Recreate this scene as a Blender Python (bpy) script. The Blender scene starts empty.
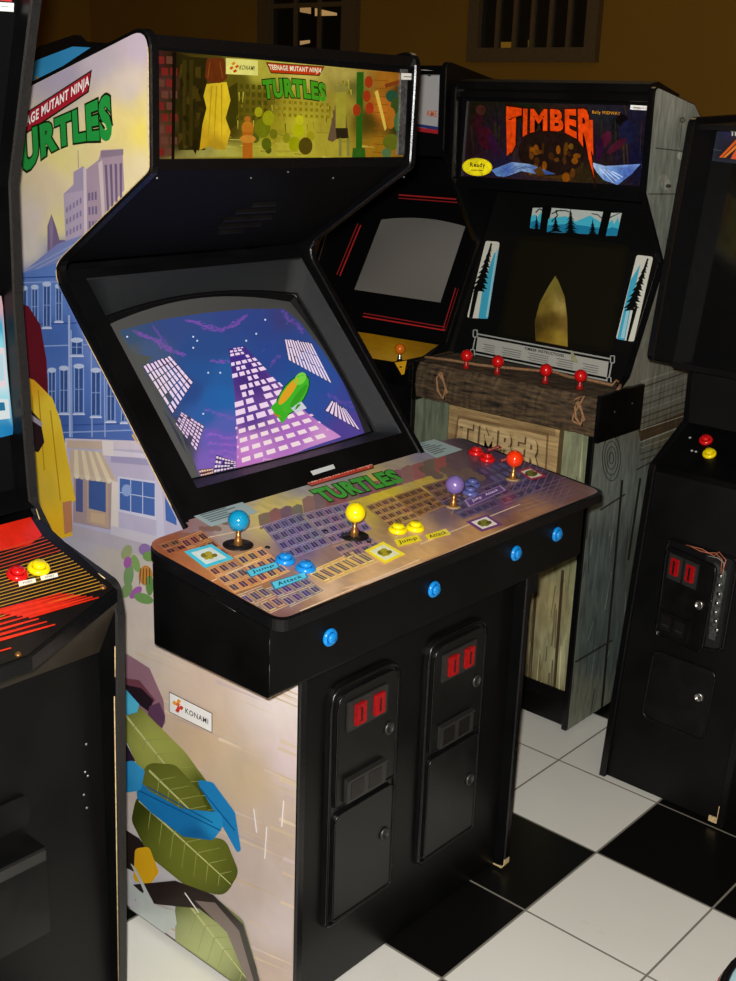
import bpy, bmesh, math, random
from mathutils import Vector, Matrix
from mathutils.geometry import delaunay_2d_cdt
random.seed(7)
scn = bpy.context.scene
COL = scn.collection
W, H = 736, 981
# ------------------------------------------------------------------ camera
F_PX = 1186.4
CAM = Vector((1.18673, -1.96449, 1.70938))
def _basis(yaw, pitch, roll):
    Fw = Vector((-math.sin(yaw) * math.cos(pitch), math.cos(yaw) * math.cos(pitch), -math.sin(pitch)))
    R = Fw.cross(Vector((0, 0, 1))).normalized(); U = R.cross(Fw)
    c, s = math.cos(roll), math.sin(roll)
    return c * R + s * U, -s * R + c * U, Fw
RX, RU, RF = _basis(0.713587, 0.311441, 0.0354458)
cd = bpy.data.cameras.new('camera'); cam = bpy.data.objects.new('camera', cd); COL.objects.link(cam)
cam.matrix_world = Matrix(((RX.x, RU.x, -RF.x, CAM.x), (RX.y, RU.y, -RF.y, CAM.y), (RX.z, RU.z, -RF.z, CAM.z), (0, 0, 0, 1)))
cd.sensor_fit = 'VERTICAL'; cd.sensor_height = 36; cd.sensor_width = 27; cd.lens = F_PX / H * 36; cd.clip_start = .05
scn.camera = cam
def ray(q): return RX * ((q[0] - W / 2) / F_PX) + RU * (-(q[1] - H / 2) / F_PX) + RF
def hp(q, p0, n):
    d = ray(q); n = Vector(n); return CAM + d * (n.dot(Vector(p0) - CAM) / n.dot(d))
AX = {'x': (1, 0, 0), 'y': (0, 1, 0), 'z': (0, 0, 1)}
def hit(q, ax, v): n = Vector(AX[ax]); return hp(q, n * v, n)
def proj(p):
    d = Vector(p) - CAM; z = d.dot(RF); return (W / 2 + F_PX * d.dot(RX) / z, H / 2 - F_PX * d.dot(RU) / z)

# ------------------------------------------------------------------ materials
def lin(v): v /= 255.0; return v / 12.92 if v <= .04045 else ((v + .055) / 1.055) ** 2.4
def c(r, g, b): return (lin(r), lin(g), lin(b), 1.0)
def mat(name, col, rough=.4, metal=0.0, noise=0.0, nscale=60, spec=.5, coat=0.0, bump=0.0, bscale=300, emit=None, es=1.0, stretch=(1, 1, 1)):
    m = bpy.data.materials.new(name); m.use_nodes = True; nt = m.node_tree; b = nt.nodes['Principled BSDF']
    b.inputs['Base Color'].default_value = col; b.inputs['Roughness'].default_value = rough; b.inputs['Metallic'].default_value = metal
    b.inputs['Specular IOR Level'].default_value = spec; b.inputs['Coat Weight'].default_value = coat
    tc = nt.nodes.new('ShaderNodeTexCoord'); mp = nt.nodes.new('ShaderNodeMapping'); mp.inputs['Scale'].default_value = stretch
    nt.links.new(tc.outputs['Object'], mp.inputs['Vector'])
    nz = nt.nodes.new('ShaderNodeTexNoise'); nz.inputs['Scale'].default_value = nscale; nz.inputs['Detail'].default_value = 6
    nt.links.new(mp.outputs[0], nz.inputs['Vector'])
    rr = nt.nodes.new('ShaderNodeMapRange'); rr.inputs['To Min'].default_value = max(0, rough - .08); rr.inputs['To Max'].default_value = min(1, rough + .08)
    nt.links.new(nz.outputs['Fac'], rr.inputs['Value']); nt.links.new(rr.outputs[0], b.inputs['Roughness'])
    if noise:
        mx = nt.nodes.new('ShaderNodeMix'); mx.data_type = 'RGBA'
        mx.inputs['A'].default_value = tuple(x * (1 - noise) for x in col[:3]) + (1,); mx.inputs['B'].default_value = tuple(min(1, x * (1 + noise)) for x in col[:3]) + (1,)
        r2 = nt.nodes.new('ShaderNodeMapRange'); r2.inputs['From Min'].default_value = .3; r2.inputs['From Max'].default_value = .7
        nt.links.new(nz.outputs['Fac'], r2.inputs['Value']); nt.links.new(r2.outputs[0], mx.inputs['Factor']); nt.links.new(mx.outputs['Result'], b.inputs['Base Color'])
    if bump:
        n2 = nt.nodes.new('ShaderNodeTexNoise'); n2.inputs['Scale'].default_value = bscale; nt.links.new(mp.outputs[0], n2.inputs['Vector'])
        bp = nt.nodes.new('ShaderNodeBump'); bp.inputs['Strength'].default_value = bump; bp.inputs['Distance'].default_value = .002
        nt.links.new(n2.outputs['Fac'], bp.inputs['Height']); nt.links.new(bp.outputs[0], b.inputs['Normal'])
    if emit: b.inputs['Emission Color'].default_value = emit; b.inputs['Emission Strength'].default_value = es
    return m
def art_mat(name, emit=0.0, base=1.0, rough=.35, coat=0.0, grain=0.0, stretch=(40, 40, 40), detail=5, bump=0.0, spec=.5):
    m = bpy.data.materials.new(name); m.use_nodes = True; nt = m.node_tree; b = nt.nodes['Principled BSDF']
    at = nt.nodes.new('ShaderNodeAttribute'); at.attribute_name = 'Col'; src = at.outputs['Color']
    tc = nt.nodes.new('ShaderNodeTexCoord'); mp = nt.nodes.new('ShaderNodeMapping'); mp.inputs['Scale'].default_value = stretch
    nt.links.new(tc.outputs['Object'], mp.inputs['Vector'])
    nz = nt.nodes.new('ShaderNodeTexNoise'); nz.inputs['Scale'].default_value = 1; nz.inputs['Detail'].default_value = detail; nz.inputs['Distortion'].default_value = .6
    nt.links.new(mp.outputs[0], nz.inputs['Vector'])
    if grain:
        mr = nt.nodes.new('ShaderNodeMapRange'); mr.inputs['From Min'].default_value = .3; mr.inputs['From Max'].default_value = .7
        mr.inputs['To Min'].default_value = 1 - grain; mr.inputs['To Max'].default_value = 1 + grain
        nt.links.new(nz.outputs['Fac'], mr.inputs['Value'])
        vm = nt.nodes.new('ShaderNodeVectorMath'); vm.operation = 'SCALE'; nt.links.new(src, vm.inputs[0]); nt.links.new(mr.outputs[0], vm.inputs['Scale']); src = vm.outputs[0]
    v2 = nt.nodes.new('ShaderNodeVectorMath'); v2.operation = 'SCALE'; v2.inputs['Scale'].default_value = base
    nt.links.new(src, v2.inputs[0]); nt.links.new(v2.outputs[0], b.inputs['Base Color'])
    if emit: nt.links.new(src, b.inputs['Emission Color']); b.inputs['Emission Strength'].default_value = emit
    if bump:
        bp = nt.nodes.new('ShaderNodeBump'); bp.inputs['Strength'].default_value = bump; bp.inputs['Distance'].default_value = .004
        nt.links.new(nz.outputs['Fac'], bp.inputs['Height']); nt.links.new(bp.outputs[0], b.inputs['Normal'])
    b.inputs['Roughness'].default_value = rough; b.inputs['Coat Weight'].default_value = coat; b.inputs['Coat Roughness'].default_value = .1; b.inputs['Specular IOR Level'].default_value = spec
    return m
M = {
 'black': mat('black_laminate', (.0022, .0022, .0024, 1), .36, noise=.5, nscale=9, spec=.3),
 'blackpanel': mat('black_painted_board', (.0028, .0028, .003, 1), .42, noise=.5, nscale=6, spec=.28),
 'molding': mat('black_plastic_molding', (.0035, .0035, .004, 1), .25, spec=.45, bump=.15, bscale=500),
 'bezel': mat('grey_black_textured_plastic', (.0125, .015, .0165, 1), .45, bump=.7, bscale=900),
 'shroud': mat('dark_painted_shroud', (.0022, .0022, .0026, 1), .55, spec=.12),
 'coindoor': mat('black_coin_door_paint', (.0045, .0045, .0045, 1), .33, noise=.3, nscale=20),
 'steel': mat('worn_steel', (.5, .5, .48, 1), .3, 1.0, noise=.2),
 'bracket': mat('scuffed_aluminium_bracket', (.16, .16, .16, 1), .5, .7, noise=.6, nscale=120),
 'speckle': mat('speckled_worn_molding', (.012, .012, .012, 1), .4, noise=.95, nscale=500),
 'dullblack': mat('dull_black_board', (.004, .004, .0045, 1), .65, spec=.12),
 'darksteel': mat('dark_steel', (.09, .09, .085, 1), .4, 0.8),
 'red': mat('red_plastic', c(215, 20, 22), .18, coat=.6), 'orange': mat('orange_red_plastic', c(245, 55, 10), .15, coat=.6),
 'yellow': mat('yellow_plastic', c(250, 225, 10), .18, coat=.6), 'blue': mat('blue_plastic', c(20, 135, 215), .2, coat=.5),
 'ballblue': mat('teal_blue_ball_plastic', c(10, 140, 185), .15, coat=.6), 'purple': mat('purple_plastic', c(120, 100, 165), .3, coat=.3),
 'purplebtn': mat('slate_purple_plastic', c(85, 90, 150), .3, coat=.3),
 'orangeball': mat('orange_ball_plastic', c(235, 120, 20), .18, coat=.6),
 'brass': mat('brassy_shaft', c(165, 115, 60), .3, .7), 'washer': mat('black_dust_washer', (.01, .008, .008, 1), .3),
 'tanwasher': mat('tan_dust_washer', c(170, 140, 100), .4),
 'coinred': mat('lit_red_coin_button', c(130, 6, 10), .3, noise=.5, nscale=150, emit=c(190, 10, 16), es=.22),
 'reddark': mat('red_joystick_base', c(170, 25, 20), .35),
 'rope': mat('tan_rope', c(150, 110, 75), .8, noise=.35, nscale=200, bump=.4, bscale=400),
 'bark': mat('dark_bark', c(78, 61, 40), .8, noise=.9, nscale=9, bump=1.0, bscale=16, stretch=(2.2, 6, 14)),
 'wall': mat('amber_painted_plaster', c(138, 97, 5), .8, noise=.06, nscale=2),
 'trimwood': mat('dark_window_wood', c(95, 75, 45), .5, noise=.2), 'glassdark': mat('dark_window_glass', (.01, .009, .007, 1), .08),
 'ceil': mat('dark_ceiling_paint', c(60, 50, 40), .9), 'white': mat('white_plastic', c(230, 230, 225), .35),
 'wire': mat('copper_wire', c(190, 110, 80), .4), 'seat': mat('light_blue_vinyl', c(165, 200, 205), .35), 'chip': mat('bare_chipped_particle_board', c(205, 180, 130), .9, noise=.3, nscale=200),
 'crtgrey': mat('unlit_grey_crt_glass', c(128, 124, 118), .22, coat=.4), 'rimred': mat('red_rim_plastic', c(190, 60, 60), .4),
}
A_PRINT = art_mat('printed_side_art', rough=.3, coat=.15, grain=.05, stretch=(14, 14, 14))
A_CP = art_mat('printed_panel_overlay', rough=.3, base=1.35, coat=.3, grain=.10, stretch=(30, 60, 30))
A_MARQ = art_mat('backlit_marquee_film', emit=.62, base=.12, rough=.2, grain=.10, stretch=(60, 60, 60), coat=.3)
A_CRT = art_mat('lit_crt_picture', emit=.82, base=.05, rough=.12, coat=.2)
A_WOODX = art_mat('weathered_plank_print', rough=.6, base=1.3, grain=.34, stretch=(70, 70, 12), detail=8, spec=.3)
A_WOODH = art_mat('weathered_board_print', rough=.6, base=1.25, grain=.35, stretch=(8, 8, 95), detail=6, spec=.3)
A_DIM = art_mat('unlit_marquee_film', rough=.18, grain=.3, stretch=(70, 70, 70), base=1.7, coat=.4)
A_BARK = art_mat('bark_print', rough=.7, grain=.6, stretch=(14, 60, 90), detail=8, bump=.8, spec=.3)
A_PLAIN = art_mat('printed_sticker', rough=.4)
A_BEZ = art_mat('printed_bezel_film', rough=.3, base=1.35)

# ------------------------------------------------------------------ objects
def root(name, label, cat, loc, group=None):
    o = bpy.data.objects.new(name, None); COL.objects.link(o); o.location = loc; o['label'] = label; o['category'] = cat
    if group: o['group'] = group
    o.empty_display_size = .1; bpy.context.view_layer.update()
    return o
def rloc(p):
    while p.parent: p = p.parent
    return Vector(p.location)
def link(name, me, m, parent=None, label=None, smooth=False):
    for x in (m if isinstance(m, (list, tuple)) else [m]): me.materials.append(x)
    if parent: me.transform(Matrix.Translation(-rloc(parent)))
    o = bpy.data.objects.new(name, me); COL.objects.link(o)
    if parent: o.parent = parent
    if label: o['label'] = label
    if smooth:
        for p in me.polygons: p.use_smooth = True
    return o
def bm_me(bm):
    bmesh.ops.recalc_face_normals(bm, faces=bm.faces); me = bpy.data.meshes.new('m'); bm.to_mesh(me); bm.free(); return me
def rounded(pts, radii, n=5):
    out = []; N = len(pts)
    for i, p in enumerate(pts):
        r = radii.get(i, 0) if isinstance(radii, dict) else radii
        p = Vector(p)
        if not r: out.append(tuple(p)); continue
        a = (Vector(pts[i - 1]) - p); b = (Vector(pts[(i + 1) % N]) - p); la, lb = a.length, b.length; a.normalize(); b.normalize()
        th = a.angle(b); t = min(r / math.tan(th / 2), la * .49, lb * .49); s, e = p + a * t, p + b * t
        for k in range(n + 1):
            u = k / n; out.append(tuple((1 - u) ** 2 * s + 2 * u * (1 - u) * p + u * u * e))
    return out
def add_prism(bm, prof, ax, a, b):
    def P(u, v, w): return {'y': (u, w, v), 'x': (w, u, v), 'z': (u, v, w)}[ax]
    A = [bm.verts.new(P(u, v, a)) for u, v in prof]; B = [bm.verts.new(P(u, v, b)) for u, v in prof]; n = len(prof)
    bm.faces.new(A); bm.faces.new(B[::-1])
    for i in range(n): bm.faces.new((A[i], B[i], B[(i + 1) % n], A[(i + 1) % n]))
def prism(name, prof, ax, a, b, m, parent=None, bev=0, label=None):
    bm = bmesh.new(); add_prism(bm, prof, ax, a, b)
    if bev:
        es = [e for e in bm.edges if len(e.link_faces) == 2 and e.calc_face_angle(0) > .6]
        bmesh.ops.bevel(bm, geom=es, offset=bev, segments=2, affect='EDGES', profile=.5)
    return link(name, bm_me(bm), m, parent, label)
def box(name, lo, hi, m, parent=None, bev=0, label=None):
    return prism(name, [(lo[0], lo[1]), (hi[0], lo[1]), (hi[0], hi[1]), (lo[0], hi[1])], 'z', lo[2], hi[2], m, parent, bev, label)
def frame_M(o, ex, ez):
    ex = Vector(ex).normalized(); ez = Vector(ez).normalized(); ey = ez.cross(ex).normalized(); ex = ey.cross(ez)
    return Matrix(((ex.x, ey.x, ez.x, o[0]), (ex.y, ey.y, ez.y, o[1]), (ex.z, ey.z, ez.z, o[2]), (0, 0, 0, 1)))
def lathe(name, prof, MM, m, parent, seg=28, label=None, smooth=True):
    """prof: (r, h) pairs spun around local z of MM"""
    bm = bmesh.new(); rings = []
    for r, h in prof:
        if r < 1e-6: rings.append([bm.verts.new(MM @ Vector((0, 0, h)))])
        else: rings.append([bm.verts.new(MM @ Vector((r * math.cos(t * 2 * math.pi / seg), r * math.sin(t * 2 * math.pi / seg), h))) for t in range(seg)])
    for A, B in zip(rings, rings[1:]):
        for i in range(seg):
            j = (i + 1) % seg; f = [A[i % len(A)], A[j % len(A)], B[j % len(B)], B[i % len(B)]]
            u = []; [u.append(v) for v in f if v not in u]
            if len(u) > 2: bm.faces.new(u)
    if len(rings[0]) > 1: bm.faces.new(rings[0])
    if len(rings[-1]) > 1: bm.faces.new(rings[-1])
    o = link(name, bm_me(bm), m, parent, label, smooth)
    return o
def tube(name, pts, r, m, parent, seg=8, closed=False, label=None):
    pts = [Vector(p) for p in pts]; bm = bmesh.new(); rings = []; N = len(pts)
    for i, p in enumerate(pts):
        d = (pts[(i + 1) % N] - pts[i - 1]) if closed else (pts[min(i + 1, N - 1)] - pts[max(i - 1, 0)])
        MM = frame_M(p, d.orthogonal() if abs(d.normalized().z) > .9 else d.cross(Vector((0, 0, 1))), d)
        rings.append([bm.verts.new(MM @ Vector((r * math.cos(t * 2 * math.pi / seg), r * math.sin(t * 2 * math.pi / seg), 0))) for t in range(seg)])
    for k in range(N if closed else N - 1):
        A, B = rings[k], rings[(k + 1) % N]
        for i in range(seg): bm.faces.new((A[i], A[(i + 1) % seg], B[(i + 1) % seg], B[i]))
    if not closed: bm.faces.new(rings[0]); bm.faces.new(rings[-1])
    return link(name, bm_me(bm), m, parent, label, True)
def molding(name, prof, ax, a, b, m, parent, t=.003, skip=()):
    """plastic edge strip that follows a side-panel profile"""
    bm = bmesh.new(); n = len(prof)
    ctr = Vector((sum(p[0] for p in prof) / n, sum(p[1] for p in prof) / n)); area = sum(prof[i][0] * prof[(i + 1) % n][1] - prof[(i + 1) % n][0] * prof[i][1] for i in range(n))
    s = 1 if area > 0 else -1; off = []
    for i in range(n):
        p = Vector(prof[i]); d = (Vector(prof[(i + 1) % n]) - Vector(prof[i - 1])).normalized(); off.append(tuple(p + Vector((d.y, -d.x)) * s * t))
    def P(u, v, w): return {'y': (u, w, v), 'x': (w, u, v)}[ax]
    mid = (a + b) / 2
    I0 = [bm.verts.new(P(*p, a)) for p in prof]; O0 = [bm.verts.new(P(*p, a + (mid - a) * .25)) for p in off]; O1 = [bm.verts.new(P(*p, b + (mid - b) * .25)) for p in off]; I1 = [bm.verts.new(P(*p, b)) for p in prof]
    for i in range(n):
        j = (i + 1) % n
        for X, Y in ((I0, O0), (O0, O1), (O1, I1)): bm.faces.new((X[i], X[j], Y[j], Y[i]))
    return link(name, bm_me(bm), m, parent)

# ------------------------------------------------------------------ printed artwork
def area2(p): return sum(p[i][0] * p[(i + 1) % len(p)][1] - p[(i + 1) % len(p)][0] * p[i][1] for i in range(len(p)))
def ccw(p): p = [tuple(x) for x in p]; return p if area2(p) > 0 else p[::-1]
def idw(samples, pw=1.6):
    S = [(x, y, [lin(v) for v in col]) for x, y, col in samples]
    def f(x, y):
        a = [0, 0, 0]; w = 0
        for sx, sy, col in S:
            k = 1 / ((sx - x) ** 2 + (sy - y) ** 2 + 30) ** pw; w += k
            for i in range(3): a[i] += k * col[i]
        return (a[0] / w, a[1] / w, a[2] / w, 1)
    return f
def bil(q, u, v):
    """q = tl, tr, br, bl in picture coordinates; u right, v down"""
    tl, tr, br, bl = q
    return tuple((1 - u) * (1 - v) * tl[i] + u * (1 - v) * tr[i] + u * v * br[i] + (1 - u) * v * bl[i] for i in (0, 1))
FONT_CACHE = {}
def glyphs(s, bold):
    k = (s, bold)
    if k in FONT_CACHE: return FONT_CACHE[k]
    cu = bpy.data.curves.new('t', 'FONT'); cu.body = s; cu.dimensions = '2D'; cu.fill_mode = 'BOTH'; cu.offset = bold; cu.resolution_u = 3; cu.space_character = 1.12
    ob = bpy.data.objects.new('t', cu); COL.objects.link(ob); dg = bpy.context.evaluated_depsgraph_get(); dg.update()
    me = bpy.data.meshes.new_from_object(ob.evaluated_get(dg)); vs = [tuple(v.co[:2]) for v in me.vertices]; fs = [tuple(p.vertices) for p in me.polygons]
    bpy.data.objects.remove(ob); bpy.data.curves.remove(cu); bpy.data.meshes.remove(me); FONT_CACHE[k] = (vs, fs); return vs, fs
class Art:
    def __init__(s, p0, n, bound=None, step=.00025, base=.0008, bulge=None):
        s.p0 = Vector(p0); s.n = Vector(n).normalized()
        if (CAM - s.p0).dot(s.n) < 0: s.n = -s.n
        s.bound = ccw(bound) if bound else None; s.V = []; s.F = []; s.C = []; s.step = step; s.base = base; s.bulge = bulge; s.lv = 0
    def pos(s, q, lv):
        h = hp(q, s.p0, s.n); b = 0
        if s.bulge:
            for _ in range(6): b = s.bulge(h); h = hp(q, s.p0 + s.n * b, s.n)
        return h + s.n * (s.base + s.step * lv)
    def emit(s, pts, faces, col, lv):
        o = len(s.V); s.k = getattr(s, 'k', 0) + 1
        if lv > 0: lv += (s.k % 48) * .02
        for p in pts: s.V.append(s.pos(p, lv)); s.C.append(col(*p) if callable(col) else c(*col))
        for f in faces: s.F.append(tuple(o + i for i in f))
    def poly(s, pts, col, lv=1, grid=None, clip=None):
        pts = ccw(pts)
        if clip is None: clip = s.bound is not None
        if not clip and not grid: s.emit(pts, [tuple(range(len(pts)))], col, lv); return
        bd = s.bound if (clip and s.bound) else None
        vs = [Vector(p) for p in pts]; faces = [list(range(len(pts)))]
        if bd: faces.append(list(range(len(vs), len(vs) + len(bd)))); vs += [Vector(p) for p in bd]
        if grid:
            x0, x1 = min(p[0] for p in pts), max(p[0] for p in pts); y0, y1 = min(p[1] for p in pts), max(p[1] for p in pts)
            if bd: x0 = max(x0, min(p[0] for p in bd)); x1 = min(x1, max(p[0] for p in bd)); y0 = max(y0, min(p[1] for p in bd)); y1 = min(y1, max(p[1] for p in bd))
            y = y0 + grid / 2; k = 0
            while y < y1:
                x = x0 + (grid * .5 if k % 2 else grid * .23)
                while x < x1: vs.append(Vector((x + .013 * k, y))); x += grid
                y += grid; k += 1
        r = delaunay_2d_cdt(vs, [], faces, 0, 1e-3, True)
        need = len(faces); fs = [f for f, o in zip(r[2], r[5]) if len(set(o)) >= need]
        used = sorted({i for f in fs for i in f}); mp = {i: k for k, i in enumerate(used)}
        s.emit([tuple(r[0][i]) for i in used], [tuple(mp[i] for i in f) for f in fs], col, lv)
    def quad(s, q, col, lv=1, **k): s.poly(q, col, lv, **k)
    def line(s, a, b, w, col, lv=2, w2=None, **k):
        a, b = Vector(a), Vector(b); d = (b - a).normalized(); n = Vector((-d.y, d.x)); w2 = w if w2 is None else w2
        s.poly([a + n * w / 2, b + n * w2 / 2, b - n * w2 / 2, a - n * w / 2], col, lv, **k)
    def path(s, pts, w, col, lv=2, **k):
        for a, b in zip(pts, pts[1:]): s.line(a, b, w, col, lv, **k)
    def ell(s, cx, cy, rx, ry, col, lv=2, rot=0, n=18, **k):
        cr, sr = math.cos(rot), math.sin(rot)
        s.poly([(cx + rx * math.cos(t) * cr - ry * math.sin(t) * sr, cy + rx * math.cos(t) * sr + ry * math.sin(t) * cr) for t in [2 * math.pi * i / n for i in range(n)]], col, lv, **k)
    def wins(s, q, nx, ny, mx, my, col, lv=2, jit=0, skip=0, frame=None):
        for i in range(nx):
            for j in range(ny):
                if random.random() < skip: continue
                u0, u1 = (i + mx) / nx, (i + 1 - mx) / nx; v0, v1 = (j + my) / ny, (j + 1 - my) / ny
                if jit: u0 += random.uniform(-jit, jit) / nx; v0 += random.uniform(-jit, jit) / ny
                if frame: s.poly([bil(q, a, b) for a, b in ((u0 - .1 / nx, v0 - .1 / ny), (u1 + .1 / nx, v0 - .1 / ny), (u1 + .1 / nx, v1 + .1 / ny), (u0 - .1 / nx, v1 + .1 / ny))], frame, lv)
                s.poly([bil(q, u0, v0), bil(q, u1, v0), bil(q, u1, v1), bil(q, u0, v1)], col, lv + (1 if frame else 0))
    def text(s, st, q, col, lv=5, bold=.02, warp=None, pad=0):
        vs, fs = glyphs(st, bold); v0, _ = glyphs(st, 0)
        x0, x1 = min(v[0] for v in v0), max(v[0] for v in v0); y0, y1 = min(v[1] for v in v0), max(v[1] for v in v0)
        P = []
        for x, y in vs:
            u, v = (x - x0) / (x1 - x0), 1 - (y - y0) / (y1 - y0)
            if warp: u, v = warp(u, v)
            P.append(bil(q, u, v))
        s.emit(P, fs, col, lv)
    def build(s, name, m, parent, label=None):
        me = bpy.data.meshes.new('art'); me.from_pydata([tuple(v) for v in s.V], [], s.F); at = me.color_attributes.new('Col', 'FLOAT_COLOR', 'POINT')
        for i, col in enumerate(s.C): at.data[i].color = col
        # faces toward the outer side
        bm = bmesh.new(); bm.from_mesh(me)
        for f in bm.faces:
            f.normal_update()
            if f.normal.dot(s.n) < 0: f.normal_flip()
        bm.to_mesh(me); bm.free()
        return link(name, me, m, parent, label, bool(s.bulge))

def ball_stick(parent, base, ballm, up, h=.052, r=.0175, shaftm='brass', wm='washer', wr=.029, name='joystick', tag=None):
    MM = frame_M(base, (1, 0, 0), up)
    j = lathe(name, [(0, 0), (.010, 0), (.007, .012), (.0045, .018), (.0045, h - r * .8), (0, h - r * .8)], MM, M[shaftm], parent, 14)
    if wr: lathe('dust_washer', [(0, .0006), (wr, .0006), (wr, .0022), (.0, .003)], MM, M[wm], j)
    b = [(r * math.sin(t * math.pi / 14), h - r * math.cos(t * math.pi / 14)) for t in range(15)]; b[0] = (0, h - r); b[-1] = (0, h + r)
    lathe('ball_knob', b, MM, M[ballm], j, 28, label=tag)
    return j
def push_button(parent, base, up, m, r=.016, h=.008, name='push_button', tag=None):
    MM = frame_M(base, (0, 1, 0) if abs(Vector(up).y) < .9 else (1, 0, 0), up)
    b = lathe(name, [(0, 0), (r, 0), (r, h * .35), (r * .85, h * .7), (r * .68, h * .75), (r * .66, h * .5), (0, h * .5)], MM, M[m], parent, label=tag)
    lathe('plunger', [(0, h * .4), (r * .6, h * .4), (r * .6, h * 1.1), (r * .5, h * 1.3), (0, h * 1.25)], MM, M[m], b)
    return b
#PART2
# ================================================================== ROOM
def struct(o): o['kind'] = 'structure'; return o
def floor_mat():
    m = bpy.data.materials.new('checker_floor_tile'); m.use_nodes = True; nt = m.node_tree; b = nt.nodes['Principled BSDF']; L = nt.links.new
    def N(t, **k):
        n = nt.nodes.new(t)
        for a, v in k.items(): setattr(n, a, v)
        return n
    def math_(op, a, b_=None):
        n = N('ShaderNodeMath', operation=op)
        for i, v in enumerate((a, b_)):
            if v is None: continue
            if isinstance(v, (int, float)): n.inputs[i].default_value = v
            else: L(v, n.inputs[i])
        return n.outputs[0]
    tc = N('ShaderNodeTexCoord'); sp = N('ShaderNodeSeparateXYZ'); L(tc.outputs['Object'], sp.inputs[0])
    u = math_('DIVIDE', sp.outputs[0], .305); v = math_('DIVIDE', sp.outputs[1], .305)
    bu = math_('FLOOR', math_('MULTIPLY', u, .5)); bv = math_('FLOOR', math_('MULTIPLY', math_('ADD', v, 1), .5))
    par = math_('MODULO', math_('ADD', math_('ADD', bu, bv), 100), 2)
    du = math_('ABSOLUTE', math_('SUBTRACT', math_('FRACT', math_('ADD', u, 100)), .5)); dv = math_('ABSOLUTE', math_('SUBTRACT', math_('FRACT', math_('ADD', v, 100)), .5))
    gr = math_('GREATER_THAN', math_('MAXIMUM', du, dv), .4915)
    mx = N('ShaderNodeMix', data_type='RGBA'); mx.inputs['A'].default_value = c(232, 230, 220); mx.inputs['B'].default_value = (.0045, .0043, .004, 1); L(par, mx.inputs['Factor'])
    m2 = N('ShaderNodeMix', data_type='RGBA'); L(mx.outputs['Result'], m2.inputs['A']); m2.inputs['B'].default_value = c(132, 128, 118); L(gr, m2.inputs['Factor'])
    nz = N('ShaderNodeTexNoise'); nz.inputs['Scale'].default_value = 3; nz.inputs['Detail'].default_value = 8; L(tc.outputs['Object'], nz.inputs['Vector'])
    sc = N('ShaderNodeVectorMath', operation='SCALE'); L(m2.outputs['Result'], sc.inputs[0]); L(math_('ADD', math_('MULTIPLY', nz.outputs['Fac'], .16), .92), sc.inputs['Scale']); L(sc.outputs[0], b.inputs['Base Color'])
    L(math_('ADD', math_('MULTIPLY', nz.outputs['Fac'], .2), .2), b.inputs['Roughness']); b.inputs['Specular IOR Level'].default_value = .4
    return m
X0, X1, Y0, Y1, ZC = -7.0, 3.6, -4.2, 4.0, 3.2
struct(box('floor', (X0, Y0, -.05), (X1, Y1, 0), floor_mat()))
struct(box('ceiling', (X0, Y0, ZC), (X1, Y1, ZC + .05), M['ceil']))
struct(box('wall_left', (X0 - .1, Y0, 0), (X0, Y1, ZC), M['wall']))
struct(box('wall_right', (X1, Y0, 0), (X1 + .1, Y1, ZC), M['wall']))
struct(box('wall_front', (X0, Y0 - .1, 0), (X1, Y0, ZC), M['wall']))
struct(box('wall_back', (X0, Y1, 0), (X1, Y1 + .1, ZC), M['wall']))
def window(name, xa, xb, za, zb, nx, nz, fr, lit):
    o = box(name, (xa, Y1 - .012, za), (xb, Y1 - .002, zb), M['glassdark']); struct(o)
    bm = bmesh.new()
    for lo, hi in (((xa - fr, za - fr), (xa, zb + fr)), ((xb, za - fr), (xb + fr, zb + fr)), ((xa, za - fr), (xb, za)), ((xa, zb), (xb, zb + fr))):
        add_prism(bm, [lo, (hi[0], lo[1]), hi, (lo[0], hi[1])], 'y', Y1 - .05, Y1 - .003)
    for i in range(1, nx):
        x = xa + (xb - xa) * i / nx; add_prism(bm, [(x - .012, za), (x + .012, za), (x + .012, zb), (x - .012, zb)], 'y', Y1 - .03, Y1 - .012)
    for i in range(1, nz):
        z = za + (zb - za) * i / nz; add_prism(bm, [(xa, z - .014), (xb, z - .014), (xb, z + .014), (xa, z + .014)], 'y', Y1 - .032, Y1 - .012)
    # coordinates in add_prism('y') are (x, z)
    f = link('window_frame', bm_me(bm), M['trimwood'], o); struct_f = f
    a = Art((0, Y1 - .013, 0), (0, -1, 0), base=.0005)
    for q, col in lit: a.quad(q, col)  # lit: bright pane reflections, painted as patches
    a.build('pane_reflection', art_mat('painted_pane_reflection', emit=1.0, base=.05), o)  # bright reflections in the panes, painted as emitting patches
window('window_1', -4.95, -4.30, 2.0, 3.0, 3, 3, .12, [([(300, 4), (311, 6), (311, 14), (300, 12)], (150, 115, 70)), ([(315, 8), (337, 13), (337, 15.5), (315, 16)], (165, 130, 80)), ([(300, 41), (310, 40), (310, 43), (300, 45)], (160, 125, 80))])
window('window_2', -3.22, -2.50, 2.065, 3.0, 6, 3, .075, [([(501, 42), (515, 42), (515, 49), (501, 49)], (95, 65, 15)), ([(528, 40), (534, 40), (534, 49), (528, 48)], (70, 62, 15))])

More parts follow.
